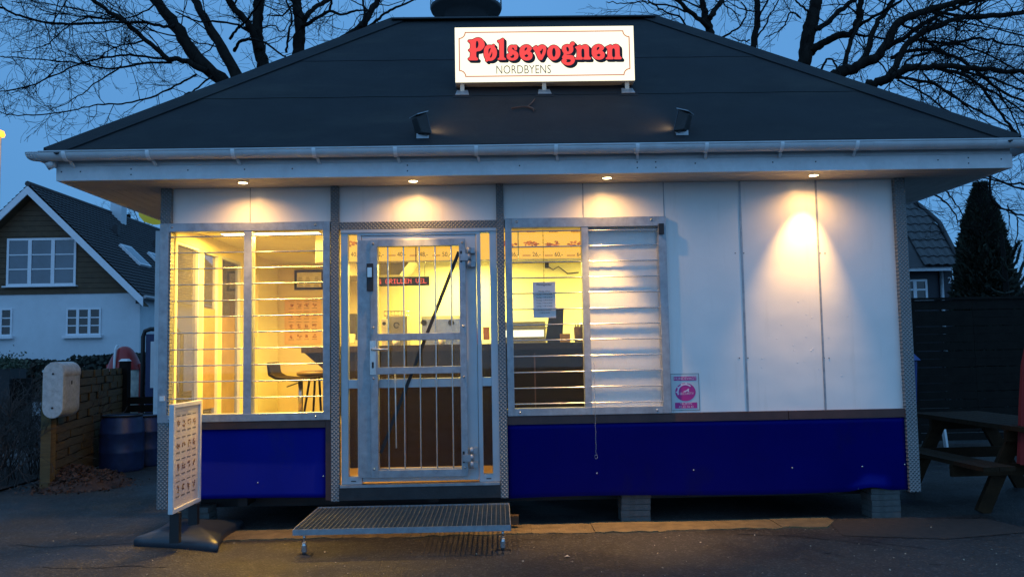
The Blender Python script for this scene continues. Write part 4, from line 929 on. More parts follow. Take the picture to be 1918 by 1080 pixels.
# hanging opening-hours notice on a chain inside the right window
NY = 0.012
a = at(999, 595.5, NY); b = at(1040, 527.5, NY)
N = thing('opening_hours_notice', ((a.x + b.x) / 2, NY, a.z), 'white paper notice of opening hours hanging on a chain in the window', 'notice')
MB().box(a.x, b.x, NY, NY + 0.002, a.z, b.z).build('sheet', mat('grey_notice_paper', (0.78, 0.70, 0.66), 0.6, var=0.03), N)
for k, (s_, z_, sz) in enumerate((('Åbningstider', 0.93, 0.026), ('Mandag  lukket', 0.74, 0.016), ('Tirsdag  11.00 til 20.00', 0.655, 0.0145), ('Onsdag  11.00 til 20.00', 0.57, 0.0145), ('Torsdag  11.00 til 20.00', 0.49, 0.0145), ('Fredag  11.00 til 20.00', 0.41, 0.0145), ('Lørdag  11.00 til 20.00', 0.33, 0.0145), ('Søndag og helligdage', 0.23, 0.014), ('11.00 til 20.00', 0.14, 0.0155))):
    text(s_, sz, M['ink'], N, ((a.x + b.x) / 2, NY - 0.0015, a.z + (b.z - a.z) * z_), name='text_line')
chn = MB(); xm = (a.x + b.x) / 2; z = b.z
while z < 2.48:
    c_ = Vector((xm, NY, z)); o_ = Vector((0.004, 0, 0)) if int(z * 60) % 2 else Vector((0, 0.004, 0))
    chn.tube([c_ - Vector((0, 0, 0.012)), c_ + o_, c_ + Vector((0, 0, 0.012)), c_ - o_, c_ - Vector((0, 0, 0.012))], 0.0013, 4, cap=False); z += 0.02
chn.build('chain', M['counter'], N)
# framed notice and food poster on the back wall
BY = 3.395
a = at(552, 543, BY); b = at(607, 505, BY)
fp = thing('framed_notice', ((a.x + b.x) / 2, BY, a.z), 'white notice in a dark frame on the yellow back wall', 'framed notice')
e = 0.03; mb = MB(); mb.box(a.x, b.x, BY - 0.02, BY, a.z, a.z + e); mb.box(a.x, b.x, BY - 0.02, BY, b.z - e, b.z); mb.box(a.x, a.x + e, BY - 0.02, BY, a.z + e, b.z - e); mb.box(b.x - e, b.x, BY - 0.02, BY, a.z + e, b.z - e); mb.build('frame', M['counter'], fp)
MB().box(a.x + e, b.x - e, BY - 0.012, BY - 0.002, a.z + e, b.z - e).build('sheet', mat('yellowed_sheet', (0.85, 0.80, 0.62), 0.5), fp)
tm = MB()
for cxx in (0.2, 0.45, 0.75):
    for r_ in range(6):
        w = 0.04 + 0.012 * (r_ % 3); x = a.x + (b.x - a.x) * cxx; z = b.z - 0.10 - r_ * 0.022; tm.face([(x - w / 2, BY - 0.0135, z), (x + w / 2, BY - 0.0135, z), (x + w / 2, BY - 0.0135, z + 0.008), (x - w / 2, BY - 0.0135, z + 0.008)])
tm.build('text_lines', mat('faint_print', (0.4, 0.33, 0.2), 0.6), fp, kind='stuff')
def poster(name, P0, U, V, w, h, cols, rows, label, cat, frame=None, paper=None, inks=None, off=-0.003, parent=None):
    """menu sheet with a grid of food pictures; P0 bottom-left, U along, V up (unit vectors)"""
    U = Vector(U).normalized(); V = Vector(V).normalized(); Nn = U.cross(V)
    t = parent or thing(name, P0, label, cat)
    def q(u, v, n): return Vector(P0) + U * u + V * v + Nn * n
    mb = MB(); mb.hexa([q(0, 0, 0), q(w, 0, 0), q(w, h, 0), q(0, h, 0), q(0, 0, 0.002), q(w, 0, 0.002), q(w, h, 0.002), q(0, h, 0.002)]); mb.build('sheet', paper, t)
    fm = MB()
    for r_ in range(rows):
        for c_ in range(cols):
            u = w * (0.08 + 0.84 * (c_ + 0.5) / cols); v = h * (0.06 + 0.88 * (rows - r_ - 0.5) / rows); cw = w * 0.84 / cols; chh = h * 0.88 / rows
            sh = rnd.uniform(0.7, 1.0)
            for k in range(9):
                a_ = rnd.uniform(0, 6.28); rr = rnd.random() ** .5; fm.mat(k % 2)
                uu, vv = u + 0.30 * cw * sh * rr * math.cos(a_), v + 0.02 * chh + 0.17 * chh * rr * math.sin(a_); s_ = 0.09 * cw
                fm.face([q(uu + s_ * 1.3 * math.cos(b_), vv + s_ * 0.8 * math.sin(b_), 0.003 + 0.00005 * k) for b_ in (0, 1.3, 2.5, 3.8, 5.0)])
            fm.mat(2)
            for k in range(4):
                uu = u - 0.34 * cw + k * 0.17 * cw; vv = v - 0.34 * chh; fm.face([q(uu, vv, 0.003), q(uu + 0.12 * cw, vv, 0.003), q(uu + 0.12 * cw, vv + 0.07 * chh, 0.003), q(uu, vv + 0.07 * chh, 0.003)])
                vv = v + 0.36 * chh; fm.face([q(uu, vv, 0.003), q(uu + 0.14 * cw, vv, 0.003), q(uu + 0.14 * cw, vv + 0.05 * chh, 0.003), q(uu, vv + 0.05 * chh, 0.003)])
    fm.build('food_pictures', inks or [M['amber_print'], M['dim_print'], M['ink']], t, kind='stuff')
    return t
a = at(533, 645, BY); b = at(602, 556, BY)
poster('menu_poster', (a.x, BY - 0.001, a.z), (1, 0, 0), (0, 0, 1), b.x - a.x, b.z - a.z, 4, 4, 'orange menu poster with a grid of food photos on the back wall', 'poster', paper=mat('orange_poster_paper', (0.80, 0.50, 0.20), 0.5), inks=[mat('brown_ink', (0.30, 0.09, 0.02), 0.6), mat('orange_ink', (0.55, 0.22, 0.05), 0.6), mat('sepia_ink', (0.25, 0.14, 0.06), 0.6)])
bro = mat('backlit_brown_poster', (0.30, 0.20, 0.10), 0.7, var=0.2)
for y, z0, w, h, lb in ((0.80, 0.95, 0.36, 0.95, 'brown menu poster taped to the middle side window pane'), (1.32, 0.80, 0.45, 1.05, 'brown menu poster taped to the farthest side window pane')):
    poster('menu_poster', (-2.762, y + w, z0), (0, -1, 0), (0, 0, 1), w, h, 3, 5, lb, 'poster', paper=bro, inks=[M['amber_print'], M['dim_print'], M['ink']])
MB().box(-2.735, -2.70, 2.40, 3.22, ZF + 0.0, 2.36).build('door_panel', M['cream'], label='plain cream door leaf in the side wall behind the left window', category='door')
MB().box(-2.72, -1.0, 3.385, 3.398, ZF + 0.001, ZF + 0.22).build('wainscot', mat('wall_base', (0.55, 0.42, 0.2), 0.5), K)

# security sticker on the white panel
a = at(1258.5, 768, -0.004); b = at(1308, 699.5, -0.004)
S = thing('security_sign', ((a.x + b.x) / 2, -0.004, a.z), 'small white and magenta guard dog security sign beside the barred window', 'sign')
w, h = b.x - a.x, b.z - a.z; ox, oz = a.x, a.z
MB().box(ox, ox + w, -0.004, -0.0005, oz, oz + h).build('plate', mat('sticker_white', (0.55, 0.60, 0.60), 0.4, var=0.02), S)
MB().box(ox - .0035, ox + w + .0035, -0.0035, -0.0004, oz - .0035, oz + h + .0035).build('plate_edge', M['ink'], S)
MB().box(ox + 0.10 * w, ox + 0.92 * w, -0.0055, -0.0045, oz + 0.82 * h, oz + 0.93 * h).build('band', M['magenta'], S)
MB().box(ox + 0.12 * w, ox + 0.92 * w, -0.0055, -0.0045, oz + 0.05 * h, oz + 0.21 * h).build('band', M['magenta'], S)
dd = MB(); dd.face([(ox + w * 0.51 + 0.37 * w * math.cos(t), -0.0055, oz + h * 0.50 + 0.25 * h * math.sin(t)) for t in np.linspace(0, 2 * math.pi, 32, endpoint=False)]); dd.build('disc', M['magenta'], S)
tt = MB(); cx_, cz_ = ox + w * 0.51, oz + h * 0.50
for i in range(14):
    t0 = R(200 - i * 11); t1 = R(200 - (i + 1) * 11); r0, r1 = 0.25 * w, 0.30 * w; k_ = 1.0
    tt.face([(cx_ + r0 * math.cos(t0), -0.0065, cz_ + r0 * math.sin(t0)), (cx_ + r0 * math.cos(t1), -0.0065, cz_ + r0 * math.sin(t1)), (cx_ + r1 * math.cos(t1), -0.0065, cz_ + r1 * math.sin(t1)), (cx_ + r1 * math.cos(t0), -0.0065, cz_ + r1 * math.sin(t0))])
for i in range(4):
    t = R(180 - i * 32); tt.face([(cx_ + 0.29 * w * math.cos(t - .14), -0.0066, cz_ + 0.29 * w * math.sin(t - .14)), (cx_ + 0.37 * w * math.cos(t), -0.0066, cz_ + 0.37 * w * math.sin(t)), (cx_ + 0.29 * w * math.cos(t + .14), -0.0066, cz_ + 0.29 * w * math.sin(t + .14))])
dog = [(-.10, -.035), (-.06, .0), (-.02, .01), (.03, .035), (.05, .065), (.09, .06), (.07, .035), (.075, .0), (.08, -.035), (.06, -.03), (.05, -.005), (.0, -.01), (-.03, -.035), (-.05, -.035), (-.05, -.015)]
tt.face([(cx_ + p * w * 1.3 + .03 * w, -0.0067, cz_ + q_ * w * 1.3 + 0.03 * h) for p, q_ in dog][::-1])
pink = mat('pink_white_print', (0.75, 0.6, 0.68), 0.5, var=0)
tt.build('emblem', pink, S)
text('HUNDEVAGT', 0.031, pink, S, (ox + 0.51 * w, -0.0065, oz + 0.872 * h)); text('SECURITY', 0.027, pink, S, (cx_ + .01, -0.0068, cz_ - 0.045 * h), sx=1.0)

text('TELEFON', 0.024, pink, S, (ox + 0.52 * w, -0.0065, oz + 0.172 * h)); text('42 62 74 42', 0.026, pink, S, (ox + 0.52 * w, -0.0065, oz + 0.09 * h))

# things standing on the counters
def bottle(px, y, base, h, r, m, label, capm=None):
    x = at(px, 620, y).x; b_ = thing('bottle', (x, y, base), label, 'bottle')
    MB().lathe([(0.001, 0.0), (r, 0.002), (r, h * .6), (r * .4, h * .8), (r * .35, h * .93)], n=16).build('body', m, b_, local=True)
    MB().lathe([(r * .42, h * .90), (r * .42, h), (0.001, h)], n=12).build('cap', capm or M['red'], b_, local=True)
ktc = mat('ketchup_red', (0.45, 0.03, 0.01), 0.35); mus = mat('mustard_yellow', (0.7, 0.42, 0.03), 0.35); grn = mat('green_bottle', (0.05, 0.16, 0.04), 0.3)
bottle(779, 2.95, 1.27, 0.26, 0.035, ktc, 'red sauce bottle on the kitchen unit between fryer and griddle', M['paint_white'])
bottle(772, 3.0, 1.27, 0.22, 0.032, mus, 'yellow mustard bottle beside the red sauce bottle in the kitchen', M['paint_white'])
bottle(986, 3.3, 1.27, 0.28, 0.035, grn, 'green bottle behind the glowing warming cabinet', M['black'])
bottle(896, 1.2, CTZ, 0.16, 0.028, ktc, 'small red bottle on the counter seen beside the door hinge side')
for k, (px, n_) in enumerate(((742, 4), (828, 3))):
    x = at(px, 640, 1.15).x; c_ = thing('cup_stack', (x, 1.15, CTZ), ('short stack of pale paper cups on the counter left behind the door grille', 'lower stack of pale paper cups on the counter behind the door grille')[k], 'cups')
    for j in range(n_): MB().lathe([(0.001, 0.0), (0.028, 0.001), (0.038, 0.05), (0.036, 0.05), (0.027, 0.004)], (x, 1.15, CTZ + j * 0.016), 16).build('cup', M['paper'], c_)
sh = thing('wall_shelf', (0.65, 3.3, 1.98), 'steel shelf with stacked tubs on the kitchen wall seen through the door', 'shelf')
MB().box(0.30, 0.62, 3.22, 3.398, 1.72, 1.735).build('board', M['steel'], sh)

# ------------------------------------------------------------------ entrance platform of steel grating
gfl, gfr = at(556, 992, -0.70), at(957, 984, -0.70); PZ = 0.20
px0, px1 = -1.62, -0.005 + 0.03
gfl = atz(556, 990, PZ); gfr = atz(957, 983, PZ); gbl = atz(598, 942, PZ); gbr = atz(953, 932, PZ)
gx0_, gx1_, gyf, gyb = (gfl.x + gbl.x) / 2, (gfr.x + gbr.x) / 2, (gfl.y + gfr.y) / 2, -0.065
P = thing('entrance_platform', ((gx0_ + gx1_) / 2, (gyf + gyb) / 2, 0), 'galvanised steel grating step in front of the door', 'step')
f = MB(); t = 0.005; z0, z1 = PZ - 0.042, PZ
f.box(gx0_, gx1_, gyf, gyf + t, z0, z1); f.box(gx0_, gx1_, gyb - t, gyb, z0, z1); f.box(gx0_, gx0_ + t, gyf + t, gyb - t, z0, z1); f.box(gx1_ - t, gx1_, gyf + t, gyb - t, z0, z1)
f.build('frame', M['galv'], P)
grm = mat('dull_grating', (0.15, 0.16, 0.15), 0.5, metal=0.4, var=0.2)
n = 44; me = MB().box(-0.0018, 0.0018, gyf + t, gyb - t, z0 + 0.012, z1 - 0.001).mesh('bearing_bar', grm)
for i in range(1, n):
    o = bpy.data.objects.new('bearing_bar', me); col.objects.link(o); o.parent = P; o.location = Vector((gx0_ + (gx1_ - gx0_) * i / n, 0, 0)) - Vector((ORG[P].x, ORG[P].y, 0)) 
cr = MB(); k = 0; y = gyf + 0.02
while y < gyb - 0.01: cr.box(gx0_ + t, gx1_ - t, y - 0.0010, y + 0.0010, z1 - 0.022, z1 - 0.010); y += 0.033
cr.build('cross_bars', grm, P, kind='stuff')
for x in (gx0_ + 0.07, gx1_ - 0.06):
    for y in (gyf + 0.06, gyb - 0.05):
        lg = MB().tube([(x, y, 0.01), (x, y, 0.10)], 0.016, 10).tube([(x, y, 0.10), (x, y, z0)], 0.010, 8).lathe([(0.022, 0.03), (0.022, 0.075)], (x, y, 0), 8).build('leg', M['steel'], P)
        MB().hexa([(x - .06, y - .05, 0), (x + .06, y - .05, 0), (x + .06, y + .05, 0), (x - .06, y + .05, 0), (x - .045, y - .035, 0.012), (x + .045, y - .035, 0.012), (x + .045, y + .035, 0.012), (x - .045, y + .035, 0.012)]).build('foot_pad', M['black'], lg)
MB().box(gx1_ - 0.25, gx1_ + 0.075, -0.13, -0.05, 0.035, 0.105).build('wood_block', M['wood_old'], label='short wooden block sticking out right of the steel step', category='wood block')

# ------------------------------------------------------------------ pavement sign with menu poster
AL = at(326, 860, -0.72); AR = at(377, 840, -0.16)
fl0 = at(330, 963, AL.y).z; fl1 = at(322, 757, AL.y).z
A0 = Vector((AL.x - 0.012, AL.y, 0)); A1 = Vector((AR.x - 0.004, AR.y, 0)); U = (A1 - A0).normalized(); Wd = (A1 - A0).length
Nn = Vector((U.y, -U.x, 0))   # towards +x
ctr = (A0 + A1) / 2
SB = thing('pavement_sign', (ctr.x, ctr.y, 0), 'white framed menu poster stand on a dark plastic foot by the left window', 'pavement sign')
def aq(u, n_, z): return A0 + U * u + Nn * n_ + Vector((0, 0, z))
zb_, zt_ = fl0, fl1; e = 0.032; fr = MB()
def fbar(u0, u1, za, zb2): fr.hexa([aq(u0, -0.030, za), aq(u1, -0.030, za), aq(u1, 0.006, za), aq(u0, 0.006, za), aq(u0, -0.030, zb2), aq(u1, -0.030, zb2), aq(u1, 0.006, zb2), aq(u0, 0.006, zb2)])
fbar(0, e, zb_, zt_); fbar(Wd - e, Wd, zb_, zt_); fbar(e, Wd - e, zb_, zb_ + e); fbar(e, Wd - e, zt_ - e, zt_); fr.build('frame', M['plastic_white'], SB, bevel=0.003)
poster('menu_sheet', aq(e, -0.010, zb_ + e), U, (0, 0, 1), Wd - 2 * e, zt_ - zb_ - 2 * e, 4, 4, '', '', paper=mat('pale_poster_paper', (0.60, 0.52, 0.46), 0.5, var=0.06), inks=[mat('poster_brown', (0.16, 0.07, 0.04), 0.6), mat('poster_ochre', (0.35, 0.24, 0.12), 0.6), mat('poster_grey', (0.12, 0.11, 0.10), 0.6)], parent=SB)
for u in (0.07, Wd - 0.13):
    mb = MB(); mb.hexa([aq(u, -0.045, 0.06), aq(u + .05, -0.045, 0.06), aq(u + .05, 0.025, 0.06), aq(u, 0.025, 0.06), aq(u, -0.045, zb_ - 0.001), aq(u + .05, -0.045, zb_ - .001), aq(u + .05, 0.025, zb_ - .001), aq(u, 0.025, zb_ - .001)]); mb.build('upright', M['black'], SB)
# foot: hollow plastic ballast base with concave sides rising to a ridge
c4 = [atz(250, 1022), atz(408, 1034), atz(457, 988), Vector((-2.84, 0.34, 0))]
bs = MB(); N4 = 9
def edge(a, b, t, i_): 
    m = (a + b) / 2; c_ = (c4[0] + c4[1] + c4[2] + c4[3]) / 4; bow = 4 * t * (1 - t) * (0.17 if i_ in (1, 3) else 0.07)
    p = a.lerp(b, t); return p.lerp(c_, bow)
ring0 = [edge(c4[i], c4[(i + 1) % 4], j / N4, i) for i in range(4) for j in range(N4)]
cc = sum(c4, Vector()) / 4
def ringz(s, z): return [cc.lerp(p, s) + Vector((0, 0, z)) for p in ring0]
rings = [ringz(0.985, 0.0), ringz(1.0, 0.012), ringz(0.995, 0.048), ringz(0.95, 0.070), ringz(0.62, 0.096), ringz(0.34, 0.116), ringz(0.26, 0.122), ringz(0.0, 0.122)]
for a_, b_ in zip(rings, rings[1:]):
    for j in range(len(a_)): bs.face([a_[j], a_[(j + 1) % len(a_)], b_[(j + 1) % len(a_)], b_[j]], True)
bo = bs.build('base', mat('grey_blue_plastic', (0.028, 0.034, 0.044), 0.38, var=0.15, scale=4), SB); wd = bo.modifiers.new('w', 'WELD'); wd.merge_threshold = 0.0008

# ------------------------------------------------------------------ left side: fence, mailbox, barrels, heap
f0 = Vector((at(97, 850, 2.35).x, 2.35, 0)); f1 = Vector((at(226, 800, 5.45).x, 5.45, 0)); Uf = (f1 - f0).normalized(); Lf = (f1 - f0).length; Nf = Vector((Uf.y, -Uf.x, 0))
FZ = 1.27
FL = thing('wooden_fence', f0, 'greenish wooden board fence running back behind the letterbox', 'fence')
mb = MB(); mb.bar(f0 + Vector((-0.02, -0.04, 0)), f0 + Vector((-0.02, -0.04, 1.22)), 0.11, 0.11, up=(0, 1, 0)); mb.build('post', M['wood'], FL)
for u in (0.5, 1.0): 
    c_ = f0 + Uf * (Lf * u); MB().bar(c_ - Nf * 0.03, c_ - Nf * 0.03 + Vector((0, 0, FZ + 0.02)), 0.09, 0.07, up=(0, 1, 0)).build('post', M['wood'], FL)
rows = 13; hz = FZ / rows
MB().bar(f0 + Uf * 0.06 + Vector((0, 0, FZ / 2)) - Nf * 0.004, f1 + Vector((0, 0, FZ / 2)) - Nf * 0.004, 0.012, FZ - 0.02, up=(0, 0, 1)).build('added_gap_backing', M['wood_dark'], FL)  # dark sheet added behind the boards so no light shows through the gaps
for i in range(rows):
    u = 0.05
    while u < Lf - 0.02:
        u2 = min(Lf, u + rnd.choice((0.40, 0.48, 0.56)))
        out = 0.012 if (i + int(u * 5)) % 2 else -0.004
        a_ = f0 + Uf * u + Nf * (0.02 + out); b_ = f0 + Uf * (u2 - 0.010) + Nf * (0.02 - out)
        zc_ = 0.03 + hz * (i + 0.5) + rnd.uniform(-.004, .004)
        MB().bar(a_ + Vector((0, 0, zc_)), b_ + Vector((0, 0, zc_ + rnd.uniform(-.008, .008))), 0.018, hz - 0.011, up=(0, 0, 1)).build('board', M['wood'], FL)
        u = u2
# lower cross fence with capped post to the right
X2 = at(234, 740, 5.45).x
F2 = thing('low_fence', (X2, 5.45, 0), 'low dark fence with a white capped post beyond the blue barrels', 'fence')
ztop = at(234, 676, 5.45).z
MB().box(X2 - 0.06, X2 + 0.06, 5.38, 5.50, 0, ztop).build('post', M['wood_dark'], F2)
MB().hexa([(X2 - .07, 5.37, ztop), (X2 + .07, 5.37, ztop), (X2 + .07, 5.51, ztop), (X2 - .07, 5.51, ztop), (X2 - .04, 5.40, ztop + .035), (X2 + .04, 5.40, ztop + .035), (X2 + .04, 5.48, ztop + .035), (X2 - .04, 5.48, ztop + .035)]).build('post_cap', M['paint_white'], F2)
zl = at(265, 741, 5.45).z
for i in range(7): z = 0.05 + i * (zl - 0.05) / 7; MB().box(X2 + 0.06, X2 + 1.8, 5.42, 5.445, z, z + (zl - 0.05) / 7 - 0.012).build('board', M['wood_dark'], F2)
# letterbox on a post
a = at(79.5, 730, 2.10); b = at(118, 730, 2.10)
lz0, lz1 = at(98, 783, 2.1).z, at(98, 679, 2.1).z
lx0, lx1 = a.x, b.x; rr_ = (lx1 - lx0) / 2; xm = (lx0 + lx1) / 2
LB = thing('letterbox', (xm, 2.28, lz0), 'large rounded grey steel letterbox on the post at the end of the wooden fence', 'letterbox')
prof = [(xm + rr_ * math.cos(t), lz1 - rr_ + rr_ * math.sin(t)) for t in np.linspace(0, math.pi, 13)] + [(xm + rr_ * math.cos(t), lz0 + rr_ + rr_ * math.sin(t)) for t in np.linspace(math.pi, 2 * math.pi, 13)]
lbm = mat('letterbox_steel', (0.42, 0.42, 0.41), 0.45, metal=0.3, var=0.25, scale=25)
MB().prism(prof, 'y', 2.10, 2.46).build('body', lbm, LB, bevel=0.003)
pr2 = [(xm + (rr_ + 0.008) * math.cos(t), lz1 - rr_ + (rr_ + 0.008) * math.sin(t)) for t in np.linspace(-0.35, math.pi * 0.62, 12)]
pr3 = [(xm + (rr_ + 0.002) * math.cos(t), lz1 - rr_ + (rr_ + 0.002) * math.sin(t)) for t in np.linspace(math.pi * 0.62, -0.35, 12)]
MB().prism(pr2 + pr3, 'y', 2.105, 2.465).build('lid', lbm, LB)
for z in (lz1 - 0.12, lz0 + 0.11): MB().tube([(xm, 2.094, z), (xm, 2.10, z)], 0.012, 10).build('rivet', M['black'], LB)
MB().box(lx1 + 0.0005, lx1 + 0.004, 2.27, 2.29, lz1 - 0.24, lz1 - 0.20).build('key_hole', M['black'], LB)
MB().tube([(lx0 - 0.02, 2.14, lz1 - rr_ + 0.02), (lx0 - 0.02, 2.40, lz1 - rr_ + 0.02)], 0.014, 8).build('hinge_rod', lbm, LB)
# barrels
def barrel(px, y, wpx, top, label):
    r = wpx / 2 / FPX * (y + 7); c_ = at(px, 800, y + r); zt = at(px, top, y).z
    B = thing('barrel', (c_.x, y + r, 0), label, 'barrel', 'blue plastic barrels by the fence')
    pr = [(r * .94, 0.0), (r * .97, 0.02), (r * .99, zt * .15), (r * 1.0, zt * .32), (r * 1.02, zt * .34), (r * 1.0, zt * .36), (r * 1.0, zt * .66), (r * 1.03, zt * .68), (r * 1.0, zt * .70), (r * .96, zt * .88), (r * .88, zt * .955), (r * .86, zt * .97)]
    MB().lathe([(0.001, 0.001)] + pr + [(r * .84, zt * .975), (0.001, zt * .972)], n=36).build('body', M['barrel'], B, local=True)
    MB().lathe([(r * .86, zt * .965), (r * .93, zt * .968), (r * .94, zt * .995), (r * .88, zt), (r * .85, zt * .985)], n=36).build('rim', M['black'], B, local=True)
barrel(229, 3.64, 78, 778, 'blue plastic barrel standing in front of the fence')
barrel(276, 4.15, 72, 778, 'darker blue plastic barrel half hidden behind the kiosk corner')
# heap of leaves and earth
hp = MB(); hm = [mat('heap_brown', (0.055, 0.026, 0.018), 0.9, var=0.4), mat('heap_rust', (0.085, 0.038, 0.024), 0.9, var=0.4), mat('heap_dark', (0.025, 0.016, 0.012), 0.9)]
hc = atz(150, 915); hr = random.Random(4)
for i in range(22):
    for j in range(14):
        q = []
        for di, dj in ((0, 0), (1, 0), (1, 1), (0, 1)):
            u, v = (i + di) / 22, (j + dj) / 14; x = hc.x - 0.55 + 1.1 * u; y = hc.y - 0.3 + 0.9 * v
            h_ = max(0, 1 - ((u - .42) / .48) ** 2 - ((v - .55) / .5) ** 2); z = 0.22 * h_ ** 0.8 * (0.8 + 0.4 * mnoise.noise(Vector((x * 3, y * 3, 1)))) - 0.01 * (h_ <= 0)
            q.append((x, y, z))
        hp.mat(0); hp.face(q, True)
for i in range(1700):
    u = hr.gauss(.42, .2); v = hr.gauss(.5, .22); h_ = max(0, 1 - ((u - .42) / .48) ** 2 - ((v - .55) / .5) ** 2)
    x = hc.x - 0.55 + 1.1 * u; y = hc.y - 0.3 + 0.9 * v; z = 0.22 * h_ ** 0.8 * (0.8 + 0.4 * mnoise.noise(Vector((x * 3, y * 3, 1)))) + hr.uniform(0.003, 0.03)
    s_ = hr.uniform(0.012, 0.035); a_ = Vector((hr.gauss(0, 1), hr.gauss(0, 1), hr.gauss(0, .6))).normalized(); b_ = a_.orthogonal().normalized(); c_ = Vector((x, y, z)); hp.mat(hr.choice((0, 1, 1, 2)))
    hp.face([c_ + a_ * s_, c_ + b_ * s_ * .6, c_ - a_ * s_ * .8, c_ - b_ * s_ * .5])
hp.build('leaf_heap', hm, label='reddish brown heap of earth and dead leaves at the foot of the wooden fence', category='heap', kind='stuff')
# kerb edge of the bed and bare hedge on the far left
MB().bar((-7.5, 1.9, 0.05), (-5.75, 2.05, 0.05), 0.10, 0.12).build('bed_kerb', M['paving'], kind='structure')
MB().face([(-9.5, 2.0, 0.02), (-5.5, 2.1, 0.02), (-5.6, 5.6, 0.02), (-9.5, 5.6, 0.02)]).build('flower_bed', hm[2], kind='structure')
hd = MB(); hr = random.Random(9)
def twig(p, d, L, r, lvl, mb, rg, up=0.15, seg=3, spread=0.9, kids=(2, 4), mr=0.0015, n=3):
    p = Vector(p); pts = [p]; q = Vector(p); dd = Vector(d).normalized()
    for s_ in range(seg):
        dd = (dd + Vector((rg.gauss(0, .19), rg.gauss(0, .19), rg.gauss(0, .19) + up * 0.3))).normalized(); q = q + dd * (L / seg); pts.append(Vector(q))
    rs = [max(mr, r * (1 - 0.6 * i / seg)) for i in range(seg + 1)]
    mb.tube(pts, rs, n, cap=False)
    if lvl > 0:
        for k in range(rg.randint(*kids)):
            t = rg.uniform(0.25, 1.0); i = min(seg - 1, int(t * seg)); b = pts[i].lerp(pts[i + 1], t * seg - i)
            nd = ((pts[i + 1] - pts[i]).normalized() + Vector((rg.gauss(0, 1), rg.gauss(0, 1), rg.gauss(0, 1))).normalized() * spread).normalized()
            twig(b, nd, L * rg.uniform(.45, .75), max(mr, r * .55), lvl - 1, mb, rg, up, seg, spread, kids, mr, n)
for i in range(260):
    x = hr.uniform(-8.4, -5.45); y = hr.uniform(2.3, 4.4); twig((x, y, 0.02), (hr.gauss(0, .3), hr.gauss(0, .3), 1), hr.uniform(.5, .8), 0.008, 3, hd, hr, 0.1, 3, 0.9, (2, 4), 0.0022)
hd.build('bare_hedge', mat('hedge_twigs', (0.055, 0.040, 0.034), 0.8, var=0.4), label='bare brown twiggy hedge left of the letterbox', category='hedge', kind='stuff')

# red and white dome behind the fence, banner frame
dc = at(233, 700, 7.6); rw = 31 / FPX * 14.6; dt = at(233, 648, 7.6).z; dmid = at(233, 692, 7.6).z
DM = thing('ride_hood', (dc.x, 7.6, 0), 'red domed plastic hood with a light rib over a whitish weathered panel', 'play dome')
mb = MB(); mb.lathe([(rw * q_, dmid + (dt - dmid) * (1 - q_ ** 2.3)) for q_ in np.linspace(1, 0.001, 12)], (dc.x, 7.6, 0), 24); mb.build('hood', M['red'], DM)
MB().tube([(dc.x - 0.12 + (rw + 0.01) * 0.25 * math.cos(t), 7.6 - (rw + 0.012) * abs(math.cos(t)) ** .8 * .96, dmid + (dt - dmid + .01) * math.sin(t)) for t in np.linspace(0.0, 1.5, 12)], 0.022, 6).build('rib', M['paint_white'], DM)
wm = mat('weathered_white_panel', (0.62, 0.60, 0.52), 0.5, var=0.5, scale=6)
MB().lathe([(rw * 0.93, 0.25), (rw * 0.96, dmid - 0.005)], (dc.x, 7.6, 0), 24).build('lower_panel', wm, DM)
for sx_ in (-1, 1): MB().bar((dc.x + sx_ * rw * 0.93, 7.6 - 0.02, 0.02), (dc.x + sx_ * rw * 0.93, 7.6 - 0.02, dmid + 0.1), 0.05, 0.05).build('red_edge', M['red'], DM)
bc = at(281, 690, 6.5); bt = at(281, 616, 6.5).z
BN = thing('banner_frame', (bc.x, 6.5, 0), 'rounded black tube frame holding a dark blue banner behind the kiosk corner', 'banner')
x0 = at(267, 700, 6.5).x; x1 = x0 + 0.62
MB().tube([(x0, 6.5, 0), (x0, 6.5, bt - 0.12), (x0 + 0.03, 6.5, bt - 0.03), (x0 + 0.12, 6.5, bt), (x1 - .1, 6.5, bt), (x1, 6.5, bt - .1), (x1, 6.5, 0)], 0.035, 8).build('frame', M['black'], BN)
MB().box(x0 + 0.05, x1 - 0.05, 6.49, 6.51, 0.45, bt - 0.08).build('banner', mat('navy_banner', (0.012, 0.022, 0.08), 0.5), BN)
MB().box(x0 + 0.13, x0 + 0.20, 6.482, 6.489, 0.95, bt - 0.20).build('white_stripe', M['plastic_white'], BN)
# yellow green lamp bowl under the left eave
lc = at(291, 403, 4.0)
LP = thing('wall_lamp', (lc.x, 4.0, lc.z), 'yellow green glowing lamp bowl under the left eave', 'lamp')
MB().lathe([(0.22, 0.10), (0.20, -0.02), (0.14, -0.09), (0.05, -0.12), (0.001, -0.125)], (lc.x, 4.0, lc.z), 20).build('bowl', emit('green_yellow_lamp', (0.34, 0.46, 0.07), 0.40), LP)
MB().tube([(lc.x + 0.18, 4.0, lc.z - 0.15), (lc.x + 0.12, 4.0, lc.z + 0.30)], 0.015, 6).build('bracket', M['black'], LP)
MB().lathe([(0.23, 0.10), (0.24, 0.12), (0.05, 0.2), (0.001, 0.2)], (lc.x, 4.0, lc.z), 20).build('shade', M['black'], LP)

